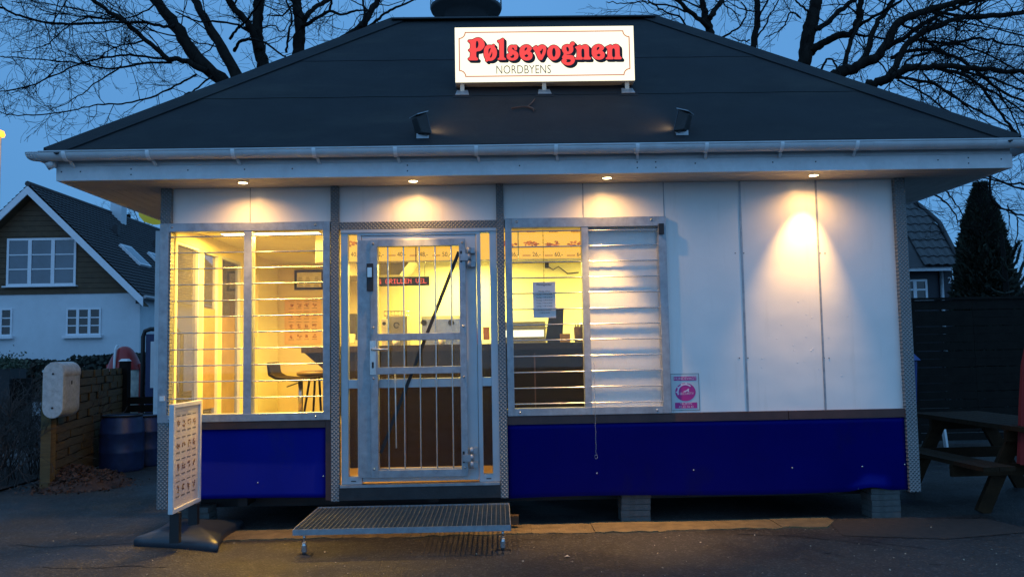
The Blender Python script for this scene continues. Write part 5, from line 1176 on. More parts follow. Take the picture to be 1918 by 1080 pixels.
# street lamp far left, lit orange
sy_ = 15.0; sc_ = at(1, 250, sy_); 
SL = thing('street_lamp', (sc_.x - 0.02, sy_, 0), 'street lamp with glowing orange head at the left edge', 'street lamp')
MB().tube([(sc_.x - 0.02, sy_, 0), (sc_.x - 0.02, sy_, sc_.z - 0.05)], [0.07, 0.04], 12).build('pole', M['galv'], SL)
MB().lathe([(0.001, -0.10), (0.11, -0.09), (0.13, -0.03), (0.10, 0.06), (0.001, 0.10)], (sc_.x - 0.02, sy_, sc_.z), 20).build('lamp_head', emit('sodium_lamp', (1.0, 0.36, 0.03), 3.5), SL)
pl = bpy.data.lights.new('sodium_glow', 'POINT'); pl.energy = 70; pl.color = (1, .5, .12); pl.shadow_soft_size = 0.12
po = bpy.data.objects.new('sodium_glow', pl); col.objects.link(po); po.parent = SL; po.location = (0.0, -0.5, sc_.z - 0.25)

# ------------------------------------------------------------------ left house
HY = 23.0
hw_ = mat('limewashed_wall', (0.50, 0.56, 0.60), 0.7, var=0.06, scale=2)
gab = mat('brown_gable_boards', (0.070, 0.044, 0.020), 0.7, var=0.3, scale=4)
tile = mat('dark_roof_tile', (0.026, 0.027, 0.030), 0.6, var=0.3, scale=3)
trimw = mat('house_white_trim', (0.62, 0.66, 0.70), 0.5, var=0.05)
apex = at(66, 352, HY); eav = at(276, 556, HY); wr_ = at(262, 560, HY); wt = at(130, 550, HY).z
HL = 14.0; hx = apex.x; half = eav.x - apex.x; wallhalf = wr_.x - apex.x
H = thing('house', (hx, HY, 0), 'white rendered house with brown gable and dark tiled roof on the left', 'house')
MB().box(hx - wallhalf, hx + wallhalf, HY + 0.02, HY + HL, 0, wt).build('wall', hw_, H)
slope = (apex.z - eav.z) / half
gz_ = wt + 0.001; nb = 0
z = gz_
while z < apex.z - 0.3:
    z2 = z + 0.19; xw = min(wallhalf, (apex.z - 0.12 - z2) / slope)
    if xw > 0.05: MB().box(hx - xw, hx + xw, HY - 0.02, HY + 0.03, z, z2 - 0.012).build('gable_board', gab, H)
    z = z2
mb = MB(); mb.prism([(hx - wallhalf, wt + .002), (hx + wallhalf, wt + .002), (hx + (apex.z - 0.15 - wt) / slope * 0.98 if False else hx + wallhalf, wt + 0.01), (hx, apex.z - 0.2), (hx - wallhalf, wt + 0.01)], 'y', HY + 0.04, HY + HL).build('gable', gab, H)
# roof slope with tile courses
for sgn, nm in ((1, 'right'), (-1, 'left')):
    nrow = 30; L_ = math.hypot(half, apex.z - eav.z); mb = MB()
    for i in range(nrow):
        t0, t1 = i / nrow, (i + 1) / nrow
        p0 = Vector((hx + sgn * half * t0, 0, apex.z - (apex.z - eav.z) * t0)); p1 = Vector((hx + sgn * half * t1, 0, apex.z - (apex.z - eav.z) * t1)); up_ = Vector((sgn * slope, 0, 1)).normalized()
        ncol = 56 if sgn > 0 else 1
        for c_ in range(ncol):
            y0_ = HY - 0.45 + (HL + 0.9) * c_ / ncol; y1_ = HY - 0.45 + (HL + 0.9) * (c_ + 1) / ncol; ym = y0_ * .7 + y1_ * .3
            def W(p, y, e): return (p.x + up_.x * e, y, p.z + up_.z * e)
            mb.face([W(p0, y0_, 0.02), W(p1, y0_, 0.06), W(p1, ym, 0.10), W(p0, ym, 0.06)]); mb.face([W(p0, ym, 0.06), W(p1, ym, 0.10), W(p1, y1_, 0.06), W(p0, y1_, 0.02)])
            mb.face([W(p1, y0_, 0.0), W(p1, y1_, 0.0), W(p1, y1_, 0.06), W(p1, ym, 0.10), W(p1, y0_, 0.06)])
    mb.build('roof_tiles', tile, H, kind='stuff')
    a0 = Vector((hx, HY - 0.5, apex.z - 0.02)); a1 = Vector((hx + sgn * (half + 0.05), HY - 0.5, eav.z - 0.06))
    dn = (a1 - a0).normalized(); mb = MB(); mb.hexa([a0 + Vector((0, 0, -0.30)), a1 + Vector((0, 0, -0.30)), a1 + Vector((0, 0.04, -0.30)), a0 + Vector((0, 0.04, -0.30)), a0, a1, a1 + Vector((0, 0.04, 0)), a0 + Vector((0, 0.04, 0))]); mb.build('barge_board', trimw, H)
    mb = MB(); mb.hexa([a0 + Vector((0, 0.05, -0.30)), a1 + Vector((0, 0.05, -0.30)), a1 + Vector((0, .5, -.30)), a0 + Vector((0, .5, -.30)), a0 + Vector((0, 0.05, -0.26)), a1 + Vector((0, .05, -.26)), a1 + Vector((0, .5, -.26)), a0 + Vector((0, 0.5, -0.26))]); mb.build('verge_soffit', gab, H)
MB().tube([(hx, HY - 0.5, apex.z + 0.06), (hx, HY + HL + .5, apex.z + 0.06)], 0.10, 8).build('ridge_tiles', tile, H)
MB().tube([(hx + half + 0.05, HY - 0.4, eav.z - 0.02), (hx + half + 0.05, HY + HL, eav.z - 0.02)], 0.07, 8).build('gutter', M['galv'], H)
def hwin(px0, px1, py0, py1, cols, rws, Yw, label=None, nm='window', sill=0.10, gl=M['glass_dark'], fr_=0.06):
    a = at(px0, py1, Yw); b = at(px1, py0, Yw); mb = MB(); w_ = b.x - a.x; h_ = b.z - a.z; cw = w_ / cols
    mb.box(a.x, a.x + fr_, Yw - .04, Yw, a.z, b.z); mb.box(b.x - fr_, b.x, Yw - .04, Yw, a.z, b.z); mb.box(a.x + fr_, b.x - fr_, Yw - .04, Yw, a.z, a.z + fr_); mb.box(a.x + fr_, b.x - fr_, Yw - .04, Yw, b.z - fr_, b.z)
    for i in range(1, cols): mb.box(a.x + cw * i - fr_ * .8, a.x + cw * i + fr_ * .8, Yw - .045, Yw, a.z + fr_, b.z - fr_)
    wdw = mb.build(nm, trimw, H_cur)
    for i in range(cols):
        x0 = a.x + cw * i + fr_ * .9; x1 = a.x + cw * (i + 1) - fr_ * .9
        for j in range(1, rws): z = a.z + fr_ + (h_ - 2 * fr_) * j / rws; MB().box(x0, x1, Yw - .035, Yw - .011, z - 0.02, z + 0.02).build('glazing_bar', trimw, wdw)
        MB().box(x0, x1, Yw - .012, Yw - .008, a.z + fr_, b.z - fr_).build('pane', gl, wdw)
    MB().box(a.x - 0.08, b.x + 0.08, Yw - .16, Yw - .001, a.z - sill, a.z - 0.002).build('sill', trimw, wdw)
    return wdw
H_cur = H
hwin(124, 190, 576, 628, 3, 3, HY + 0.02)
hwin(-42, 24, 577, 630, 3, 3, HY + 0.02)
hwin(12, 144, 445, 536, 3, 3, HY - 0.03, sill=0.05, gl=M['glass_sky'], fr_=0.08)
ch_ = at(221, 400, HY + 6); MB().box(ch_.x - 0.24, ch_.x + 0.24, HY + 5.8, HY + 6.3, ch_.z - 0.8, at(221, 377, HY + 6).z).build('chimney', hw_, H)
for (px0, py0, px1, py1) in ((222, 455, 264, 490), (271, 467, 300, 492)):
    # roof windows lying in the right slope
    pass
upn = Vector((slope, 0, 1)).normalized()
for y0_, t0 in ((HY + 2.3, 0.47), (HY + 4.9, 0.47)):
    mb = MB(); 
    def W2(t, y, e): return Vector((hx + half * t, y, apex.z - (apex.z - eav.z) * t)) + upn * e
    mb.hexa([W2(t0 + .20, y0_, .08), W2(t0 + .20, y0_ + 1.0, .08), W2(t0, y0_ + 1.0, .08), W2(t0, y0_, .08), W2(t0 + .20, y0_, .18), W2(t0 + .20, y0_ + 1.0, .18), W2(t0, y0_ + 1.0, .18), W2(t0, y0_, .18)]); rw_ = mb.build('roof_window', trimw, H)
    mb = MB(); mb.face([W2(t0 + .185, y0_ + .1, .185), W2(t0 + .185, y0_ + .9, .185), W2(t0 + .015, y0_ + .9, .185), W2(t0 + .015, y0_ + .1, .185)]); mb.build('pane', M['glass_sky'], rw_)
for y0_, t0 in ((HY + 3.6, 0.30), (HY + 7.2, 0.33)):
    mb = MB(); c_ = W2(t0, y0_, 0.1); mb.box(c_.x - .1, c_.x + .1, y0_ - .12, y0_ + .12, c_.z - 0.1, c_.z + 0.28); mb.build('vent_hood', tile, H)
sd_ = hx + wallhalf
a = at(268, 640, HY + 1.0)
MB().box(sd_ + 0.001, sd_ + 0.05, HY + 2.2, HY + 4.4, 1.0, 2.3).build('side_window', trimw, H)
nb_ = at(258, 565, HY); MB().box(nb_.x - 0.07, nb_.x + 0.07, HY - 0.02, HY + .019, nb_.z - 0.06, nb_.z + 0.06).build('number_plate', M['ink'], H)
# dark clipped hedge in front of the house, planters
hg = MB(); hr = random.Random(3)
xa, xb = at(-60, 700, 21.5).x, at(300, 700, 21.5).x
nx_ = 120
def htop(u): return at(120, 674 - 8 * (u > .52) - 2 * math.sin(u * 9), 21.5).z
for i in range(9000):
    u = hr.random(); x = xa + (xb - xa) * u; zt = htop(u); z = hr.uniform(0.0, zt); y = 21.5 + hr.uniform(-0.1, 0.9); s_ = hr.uniform(0.04, 0.10)
    a_ = Vector((hr.gauss(0, 1), hr.gauss(0, 1), hr.gauss(0, 1))).normalized(); b_ = a_.orthogonal().normalized(); c_ = Vector((x, y, z)); hg.mat(i % 2); hg.face([c_ + a_ * s_, c_ + b_ * s_, c_ - a_ * s_, c_ - b_ * s_])
hg.build('clipped_hedge', [mat('hedge_dark', (0.012, 0.018, 0.014), 0.9, var=0.4), mat('hedge_mid', (0.022, 0.028, 0.020), 0.9, var=0.4)], label='low dark clipped hedge in front of the white house', category='hedge', kind='stuff')
pc = at(10, 700, 13.0)
PT = thing('planter', (pc.x, 13.0, 0), 'dark square planter with a leafy evergreen shrub at the far left', 'planter')
zt = at(10, 690, 13).z; MB().hexa([(pc.x - .5, 12.8, 0), (pc.x + .2, 12.8, 0), (pc.x + .2, 13.4, 0), (pc.x - .5, 13.4, 0), (pc.x - .55, 12.75, zt), (pc.x + .25, 12.75, zt), (pc.x + .25, 13.45, zt), (pc.x - .55, 13.45, zt)]).build('tub', M['black'], PT)
lf = MB()
for i in range(1200):
    c_ = Vector((pc.x - .15 + hr.gauss(0, .26), 13.1 + hr.gauss(0, .2), zt + abs(hr.gauss(0.05, .14)))); s_ = hr.uniform(.02, .05); a_ = Vector((hr.gauss(0, 1), hr.gauss(0, 1), hr.gauss(0, 1))).normalized(); b_ = a_.orthogonal().normalized(); lf.face([c_ + a_ * s_, c_ + b_ * s_ * .5, c_ - a_ * s_, c_ - b_ * s_ * .5])
lf.build('foliage', mat('shrub_leaf', (0.03, 0.05, 0.025), 0.7, var=0.4), PT)
pc2 = at(37, 715, 13.0); MB().box(pc2.x - .2, pc2.x + .2, 12.9, 13.2, 0, at(37, 708, 13).z).build('stone_trough', M['wood_dark'], label='low dark trough beside the square planter', category='planter', bevel=0.01)

# ------------------------------------------------------------------ right side: fence, bin, house, conifer
FY = 5.0; fx0, fx1 = 3.9, 9.5; fz = at(1800, 561, FY).z
RF_ = thing('board_fence', ((fx0 + fx1) / 2, FY, 0), 'tall dark horizontal board fence right of the kiosk', 'fence')
for x in (at(1712, 700, FY).x, at(1712, 700, FY).x + 1.8, at(1712, 700, FY).x + 3.6): MB().box(x - 0.045, x + 0.045, FY - 0.03, FY + 0.06, 0, fz + 0.02).build('post', M['wood_dark'], RF_)
z = 0.04; hr = random.Random(12); k = 0
while z < fz - 0.02:
    h_ = 0.118; z2 = min(z + h_, fz)
    x = fx0
    for (xa_, xb_) in ((fx0, at(1712, 700, FY).x + 0.9), (at(1712, 700, FY).x + 0.903, at(1712, 700, FY).x + 2.7), (at(1712, 700, FY).x + 2.703, fx1)):
        gap = 0.0115 if k % 5 in (0, 3) else 0.004
        tl_ = hr.uniform(-0.004, 0.004)
        MB().hexa([(xa_, FY - .022, z), (xb_, FY - .022, z + tl_), (xb_, FY, z + tl_), (xa_, FY, z), (xa_, FY - .022, z2 - gap), (xb_, FY - .022, z2 + tl_ - gap), (xb_, FY, z2 + tl_ - gap), (xa_, FY, z2 - gap)]).build('board', M['wood_dark'], RF_)
    z = z2; k += 1
MB().box(fx0, fx1, FY - 0.05, FY + 0.05, fz + 0.002, fz + 0.035).build('cap_rail', M['wood_dark'], RF_)
# wheelie bin
bt = at(1710, 657, 3.3); bw_ = 0.29; bxx = at(1723, 700, 3.3).x - bw_
BI = thing('wheelie_bin', (bxx, 3.6, 0), 'blue wheelie bin peeking out behind the right corner of the kiosk', 'bin')
zt = bt.z; MB().hexa([(bxx - .22, 3.35, .05), (bxx + .22, 3.35, .05), (bxx + .22, 3.8, .05), (bxx - .22, 3.8, .05), (bxx - .27, 3.3, zt - .12), (bxx + .27, 3.3, zt - .12), (bxx + .27, 3.9, zt - .12), (bxx - .27, 3.9, zt - .12)]).build('body', mat('bin_blue', (0.010, 0.035, 0.16), 0.45, var=0.1), BI, bevel=0.01)
MB().hexa([(bxx - .3, 3.26, zt - .118), (bxx + .3, 3.26, zt - .118), (bxx + .3, 3.95, zt - .118), (bxx - .3, 3.95, zt - .118), (bxx - .24, 3.34, zt), (bxx + .22, 3.34, zt), (bxx + .22, 3.9, zt), (bxx - .24, 3.9, zt)]).build('lid', mat('bin_lid_blue', (0.012, 0.045, 0.20), 0.4, var=0.1), BI, bevel=0.01)
for x in (-.2, .2): MB().tube([(bxx + x - .03, 3.86, .1), (bxx + x + .03, 3.86, .1)], 0.1, 16).build('wheel', M['black'], BI)
# far house on the right with half-hipped tiled roof
H2Y = 13.0
H2 = thing('house', (at(1740, 600, H2Y).x, H2Y, 0), 'dark navy house with grey tiled half hipped roof behind the right fence', 'house')
H_cur = H2; navy = mat('navy_wall', (0.010, 0.014, 0.024), 0.6, var=0.1)
e0 = at(1600, 503, H2Y); e1 = at(1799, 499, H2Y); wx1 = at(1786, 540, H2Y).x; wx0 = wx1 - 8
MB().box(wx0, wx1, H2Y + 0.02, H2Y + 7, 0, e1.z - 0.05).build('wall', navy, H2)
MB().box(wx0, e1.x, H2Y - 0.30, H2Y - 0.27, e1.z - 0.12, e1.z).build('eave_board', trimw, H2)
MB().tube([(wx1 - 0.3, H2Y - 0.03, 0), (wx1 - 0.3, H2Y - 0.03, e1.z - 0.1)], 0.045, 10).build('downpipe', M['galv'], H2)
hwin(1690, 1735, 523, 562, 2, 2, H2Y + 0.02, sill=0.05, fr_=0.05)
text('20', 0.22, M['plastic_white'], H2, (at(1791, 525, H2Y - 0.0).x - 0.10, H2Y + 0.005, at(1791, 525, H2Y).z), name='house_number')
# the tiled slope rises away from the viewer; its right verge steps in as on the photo (half hip)
RS = 1.15; ey = H2Y - 0.35
def rp2(px, py):
    d = ray(px, py); t = (e1.z + RS * (CAM.y - ey) - CAM.z) / (d.z - RS * d.y); return CAM + d * t
v0 = rp2(1800, 500); v1 = rp2(1757, 418); v2 = rp2(1700, 372); hgt = rp2(1694, 366).z + 1.2
tmv = MB(); 
tp = [(-.5, 0.0), (-.25, .032), (0.0, .040), (.25, .012), (.5, 0.0)]
tw_, th_ = 0.215, 0.30; dv = Vector((0, 1, RS)).normalized(); nv = Vector((0, -RS, 1)).normalized()
for (u0, h0), (u1, h1) in zip(tp, tp[1:]):
    A = lambda u, h, s, e: (Vector((u * tw_, 0, 0)) + dv * s + nv * (h + e))
    tmv.face([A(u0, h0, 0, .03), A(u1, h1, 0, .03), A(u1, h1, th_ + .03, 0), A(u0, h0, th_ + .03, 0)]); tmv.face([A(u0, h0, 0, 0), A(u1, h1, 0, 0), A(u1, h1, 0, .03), A(u0, h0, 0, .03)])
tmesh = tmv.mesh('tile', mat('grey_pantile', (0.050, 0.052, 0.055), 0.55, var=0.3, scale=4))
rr2 = MB(); W0 = wx0
def xr(z):
    if z < v1.z: t = (z - v0.z) / (v1.z - v0.z); return v0.x + (v1.x - v0.x) * t
    t = (z - v1.z) / (v2.z - v1.z); return v1.x + (v2.x - v1.x) * t
z = e1.z; row = 0; cnt = 0; p = Vector((0, ey, e1.z)); xleft = at(1680, 450, H2Y + 2).x - 0.6
pts_r = []
while p.z < hgt:
    x = v0.x - tw_ / 2
    while x > xleft:
        if x + tw_ * 0.35 < xr(p.z): piece('tile', tmesh, H2, (x, p.y, p.z)); cnt += 1
        x -= tw_
    pts_r.append((xr(p.z), p.y, p.z)); p = p + dv * th_; row += 1
sl2 = MB(); lastp = pts_r[-1]
for a_, b_ in zip(pts_r, pts_r[1:]): sl2.face([(wx0, a_[1], a_[2] - .03), (a_[0], a_[1], a_[2] - .03), (b_[0], b_[1], b_[2] - .03), (wx0, b_[1], b_[2] - .03)])
for a_, b_ in zip(pts_r, pts_r[1:]): sl2.face([(a_[0], a_[1], a_[2] - .03), (a_[0] , a_[1] + 6 , a_[2] - .03), (b_[0], b_[1] + 6, b_[2] - .03), (b_[0], b_[1], b_[2] - .03)])
sl2.build('roof', tile, H2)
MB().tube([(a_[0] + .02, a_[1], a_[2] + .05) for a_ in pts_r], 0.06, 6).build('verge_tiles', tile, H2)
# pale tents or roofs far right
for px, py, w_, lb in ((1835, 549, 1.7, 'small pale tent roof beyond the fence below the monkey puzzle tree'), (1905, 522, 1.2, 'pale gable roof at the far right edge')):
    c_ = at(px, py, 22); t = thing('shed', (c_.x, 22, 0), lb, 'shed')
    MB().hexa([(c_.x - w_ / 2, 21.5, c_.z - .35), (c_.x + w_ / 2, 21.5, c_.z - .35), (c_.x + w_ / 2, 23, c_.z - .35), (c_.x - w_ / 2, 23, c_.z - .35), (c_.x - .1, 22, c_.z + .25), (c_.x + .3, 22, c_.z + .25), (c_.x + .3, 22.6, c_.z + .25), (c_.x - .1, 22.6, c_.z + .25)]).build('roof', trimw, t)
    MB().box(c_.x - w_ / 2 + .1, c_.x + w_ / 2 - .1, 21.6, 22.9, 0, c_.z - .352).build('wall', M['brown'], t)

def leafcone(name, base, top, r, n, mats, label, cat, rg, shape, ls=0.07):
    T = thing(name, base, label, cat); MB().tube([base, (base[0], base[1], base[2] + top * .93)], [0.12, 0.02], 8).build('trunk', M['wood_dark'], T)
    mb = MB()
    for i in range(n):
        t = rg.random() ** 0.8; a_ = rg.uniform(0, 6.283); R_ = r * shape(t) * (1 + 0.13 * mnoise.noise(Vector((math.cos(a_) * 2, math.sin(a_) * 2, t * 9))) + 0.05 * math.sin(t * 60 + a_ * 3))
        rr = R_ * (rg.random() ** 0.35); c_ = Vector((base[0] + rr * math.cos(a_), base[1] + rr * math.sin(a_), base[2] + t * top))
        o_ = Vector((math.cos(a_), math.sin(a_), 0.9)).normalized() + Vector((rg.gauss(0, .35), rg.gauss(0, .35), rg.gauss(0, .35))); o_.normalize(); s_ = o_.cross(Vector((rg.gauss(0, 1), rg.gauss(0, 1), rg.gauss(0, 1)))).normalized(); L_ = ls * rg.uniform(.6, 1.5)
        mb.mat(rg.randrange(len(mats))); mb.face([c_ - o_ * L_ * .6, c_ + s_ * L_ * .34, c_ + o_ * L_, c_ - s_ * L_ * .34])
    mb.build('crown', mats, T); return T
cn = [mat('conifer_dark', (0.012, 0.020, 0.012), 0.8, var=0.3), mat('conifer_mid', (0.022, 0.032, 0.018), 0.8, var=0.3), mat('conifer_brown', (0.030, 0.030, 0.015), 0.8, var=0.3)]
cb_ = at(1853, 640, 10.5); ct = at(1834, 345, 10.5).z
leafcone('conifer_tree', (cb_.x, 10.5, 0), ct, 75 / FPX * 17.5, 30000, cn, 'tall dense dark columnar conifer behind the right fence', 'conifer', random.Random(5), lambda t: (min(1, (1 - t) ** 0.62 * 1.25) * (0.92 + 0.08 * t)) if t < .985 else .12, 0.075)
# monkey puzzle
mp = at(1905, 600, 9.0); MP = thing('monkey_puzzle_tree', (mp.x + .1, 9.0, 0), 'spiky monkey puzzle tree with thick upturned arms at the right edge', 'tree')
tk = MB(); tk.tube([(mp.x - .1, 9, 0), (mp.x - .2, 9, at(1895, 438, 9).z)], [0.10, 0.035], 8); tk.build('trunk', M['wood_dark'], MP)
mb = MB(); rg = random.Random(8)
def spiky(pts, r):
    mb.tube(pts, [r * .5] * (len(pts) - 1) + [r * .25], 6)
    for a_, b_ in zip(pts, pts[1:]):
        d = (Vector(b_) - Vector(a_)); L_ = d.length; d.normalize()
        for k in range(int(L_ / 0.006)):
            p = Vector(a_).lerp(Vector(b_), rg.random()); s_ = d.cross(Vector((rg.gauss(0, 1), rg.gauss(0, 1), rg.gauss(0, 1)))).normalized(); q = p + s_ * r + d * r * 1.1; w_ = d.cross(s_) * r * .3
            mb.mat(rg.randrange(2)); mb.face([p - w_, p + w_, q])
for (p0, p1, p2, p3) in (((1898, 545), (1880, 550), (1862, 545), (1850, 535)), ((1897, 520), (1885, 528), (1875, 520), (1868, 508)), ((1896, 500), (1904, 490), (1908, 475), (1912, 462)), ((1896, 480), (1901, 468), (1905, 458), (1910, 452)), ((1896, 530), (1908, 520), (1914, 500), (1920, 485)), ((1897, 560), (1910, 548), (1920, 535), (1930, 520)), ((1896, 560), (1878, 566), (1858, 560), (1842, 552)), ((1898, 505), (1887, 505), (1882, 495), (1879, 485)), ((1897, 540), (1912, 530), (1924, 512), (1932, 495))):
    off = rg.uniform(-.5, .4); spiky([at(*p0, 9), at(*p1, 9 + off * .4), at(*p2, 9 + off * .7), at(*p3, 9 + off)], 0.055)
mb.build('crown', cn[:2], MP)

# picnic table
PTc = thing('picnic_table', (4.66, 0.62, 0), 'weathered wooden picnic table with attached bench in the dark right of the kiosk', 'picnic table', rz=R(93))
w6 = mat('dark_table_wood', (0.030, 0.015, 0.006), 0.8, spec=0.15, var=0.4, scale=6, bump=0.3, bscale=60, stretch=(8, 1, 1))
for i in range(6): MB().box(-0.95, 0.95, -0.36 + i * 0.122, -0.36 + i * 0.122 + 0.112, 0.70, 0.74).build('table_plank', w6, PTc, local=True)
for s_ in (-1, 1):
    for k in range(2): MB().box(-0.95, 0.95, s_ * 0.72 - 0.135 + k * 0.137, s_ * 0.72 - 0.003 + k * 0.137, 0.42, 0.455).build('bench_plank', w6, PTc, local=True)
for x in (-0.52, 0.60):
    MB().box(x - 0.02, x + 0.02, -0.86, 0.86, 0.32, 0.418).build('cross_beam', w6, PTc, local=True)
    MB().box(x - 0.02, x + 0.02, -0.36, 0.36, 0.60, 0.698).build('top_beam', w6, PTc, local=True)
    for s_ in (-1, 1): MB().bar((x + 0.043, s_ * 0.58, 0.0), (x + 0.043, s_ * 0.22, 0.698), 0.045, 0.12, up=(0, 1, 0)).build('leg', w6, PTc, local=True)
MB().box(4.28, 4.50, 3.0, 3.10, 0.32, 0.36).build('pale_board', M['paint_white'], label='short pale board on the ground behind the picnic table', category='board')
gx_ = at(1772, 815, 2.2); MB().bar((gx_.x, 2.2, 0.24), (gx_.x - 0.015, 2.22, 0.52), 0.05, 0.03).build('pale_stake', M['plastic_white'], label='short pale upright stake behind the picnic table', category='stake')
# closed red parasol at the right edge
rc = atz(1931, 965); RP = thing('parasol', (rc.x + 0.10, rc.y, 0), 'folded red parasol hanging down at the right edge', 'parasol')
MB().tube([(rc.x + .1, rc.y, 0.0), (rc.x + .1, rc.y, 2.2)], 0.02, 8).build('pole', M['black'], RP)
mb = MB(); n_ = 24; prz = [(0.04, 1.45), (0.08, 1.25), (0.11, 0.9), (0.13, 0.6), (0.145, 0.42)]
for (r0, z0), (r1, z1) in zip(prz, prz[1:]):
    for j in range(n_):
        f_ = lambda r, k: r * (1 + 0.14 * math.cos(k * math.pi)); a0, a1 = 2 * math.pi * j / n_, 2 * math.pi * (j + 1) / n_
        mb.face([(rc.x + .1 + f_(r, k) * math.cos(a_), rc.y + f_(r, k) * math.sin(a_), z) for (r, z, a_, k) in ((r0, z0, a0, j), (r0, z0, a1, j + 1), (r1, z1, a1, j + 1), (r1, z1, a0, j))])
mb.build('canopy', mat('red_cloth', (0.20, 0.012, 0.012), 0.8, var=0.15), RP)

# ------------------------------------------------------------------ water tower
WY = 90.0; wc_ = at(873, 21, WY); wr2 = 69 / FPX * (WY + 7)
WT = thing('water_tower', (wc_.x, WY, 0), 'dark round water tower with railed gallery above the roof ridge', 'water tower')
twm = mat('tower_concrete', (0.035, 0.038, 0.042), 0.85, var=0.2, scale=0.5)
zc_ = wc_.z
MB().lathe([(wr2 * .60, 0), (wr2 * .60, zc_ - 0.15), (wr2 * .97, zc_ - 0.05), (wr2, zc_ + 0.3), (wr2 * .62, zc_ + .31), (wr2 * .60, zc_ + 6), (0.01, zc_ + 6.5)], (wc_.x, WY, 0), 48).build('tank', twm, WT)
rl = MB(); 
for k in range(28):
    a_ = 2 * math.pi * k / 28; x, y = wc_.x + wr2 * .99 * math.cos(a_), WY + wr2 * .99 * math.sin(a_); rl.tube([(x, y, zc_ + .2), (x, y, zc_ + 1.5)], 0.04, 4)
for z in (0.85, 1.5): rl.tube([(wc_.x + wr2 * .99 * math.cos(a_), WY + wr2 * .99 * math.sin(a_), zc_ + z) for a_ in np.linspace(0, 2 * math.pi, 49)], 0.05, 4)
rl.build('railing', M['galv'], WT)

# ------------------------------------------------------------------ bare trees behind the roof
bark = mat('tree_bark', (0.016, 0.013, 0.011), 0.9, var=0.5, scale=9, bump=0.8, bscale=30, spec=0.08, stretch=(1, 1, .3))
tb = mat('twig_dark', (0.012, 0.010, 0.009), 0.9, var=0.3, spec=0.08)
TR = random.Random(21)
def tree(root_px, Y, limbs, label, S, off, dens=1.0, trunk_r=0.25):
    """limbs: list of (list of zoom points, start width px, end width px, depth drift)"""
    def C(p, y): return at(off[0] + p[0] / S, off[1] + p[1] / S, y)
    b0 = C(root_px, Y); T = thing('bare_tree', (b0.x, Y, 0), label, 'tree', 'bare lime trees behind the kiosk')
    tk = MB(); tk.tube([(b0.x, Y, 0), (b0.x, Y, b0.z * .6), (b0.x, Y, b0.z)], [trunk_r * 1.15, trunk_r, trunk_r * .85], 12)
    cw = MB()
    for pts, w0, w1, dr in limbs:
        n_ = len(pts); P3 = [C(p, Y + dr * i / (n_ - 1)) for i, p in enumerate(pts)]
        # smooth
        Q = []
        for i in range(n_ - 1):
            p0, p1, p2, p3 = P3[max(0, i - 1)], P3[i], P3[i + 1], P3[min(n_ - 1, i + 2)]
            k_ = 5
            for j in range(k_):
                t = j / k_; q = 0.5 * ((2 * p1) + (p2 - p0) * t + (2 * p0 - 5 * p1 + 4 * p2 - p3) * t * t + (-p0 + 3 * p1 - 3 * p2 + p3) * t ** 3)
                jit = 0.010 if w0 > 12 else 0.007
                Q.append(q + Vector((TR.gauss(0, jit), TR.gauss(0, jit), TR.gauss(0, jit))))
        Q.append(P3[-1]); sc_ = (Y + 7) / FPX / 2
        rs = [0.79 * (w0 + (w1 - w0) * (i / (len(Q) - 1)) ** 0.8) * sc_ * (1 + TR.uniform(-.10, .12)) for i in range(len(Q))]
        big = w0 >= 12
        (tk if big else cw).tube(Q, rs, 10 if big else 6)
        L_ = sum((b - a).length for a, b in zip(Q, Q[1:])); cnt = int(L_ * (3.9 if not big else 2.4) * dens)
        for _ in range(cnt):
            i = TR.randrange(int(len(Q) * (0.1 if not big else .2)), len(Q) - 1); b = Q[i].lerp(Q[i + 1], TR.random()); d = (Q[i + 1] - Q[i]).normalized()
            s_ = Vector((TR.gauss(0, 1), TR.gauss(0, .8), TR.gauss(0, 1) + 0.1)).normalized(); nd = (d * 0.65 + s_ * .85).normalized()
            r0 = min(rs[i] * .55, TR.uniform(0.008, 0.019)); twig(b, nd, TR.uniform(.45, 1.15) * (1.1 if big else .95), r0, 3 if TR.random() < .30 else 2, cw, TR, 0.10, 4, 0.85, (2, 4), 0.0028)
    tk.build('trunk', bark, T); cw.build('crown', tb, T); return T
Z3 = (2.74, (0, 0)); Z4 = (2.671, (1200, 0)); Z5 = (3.374, (1680, 240))
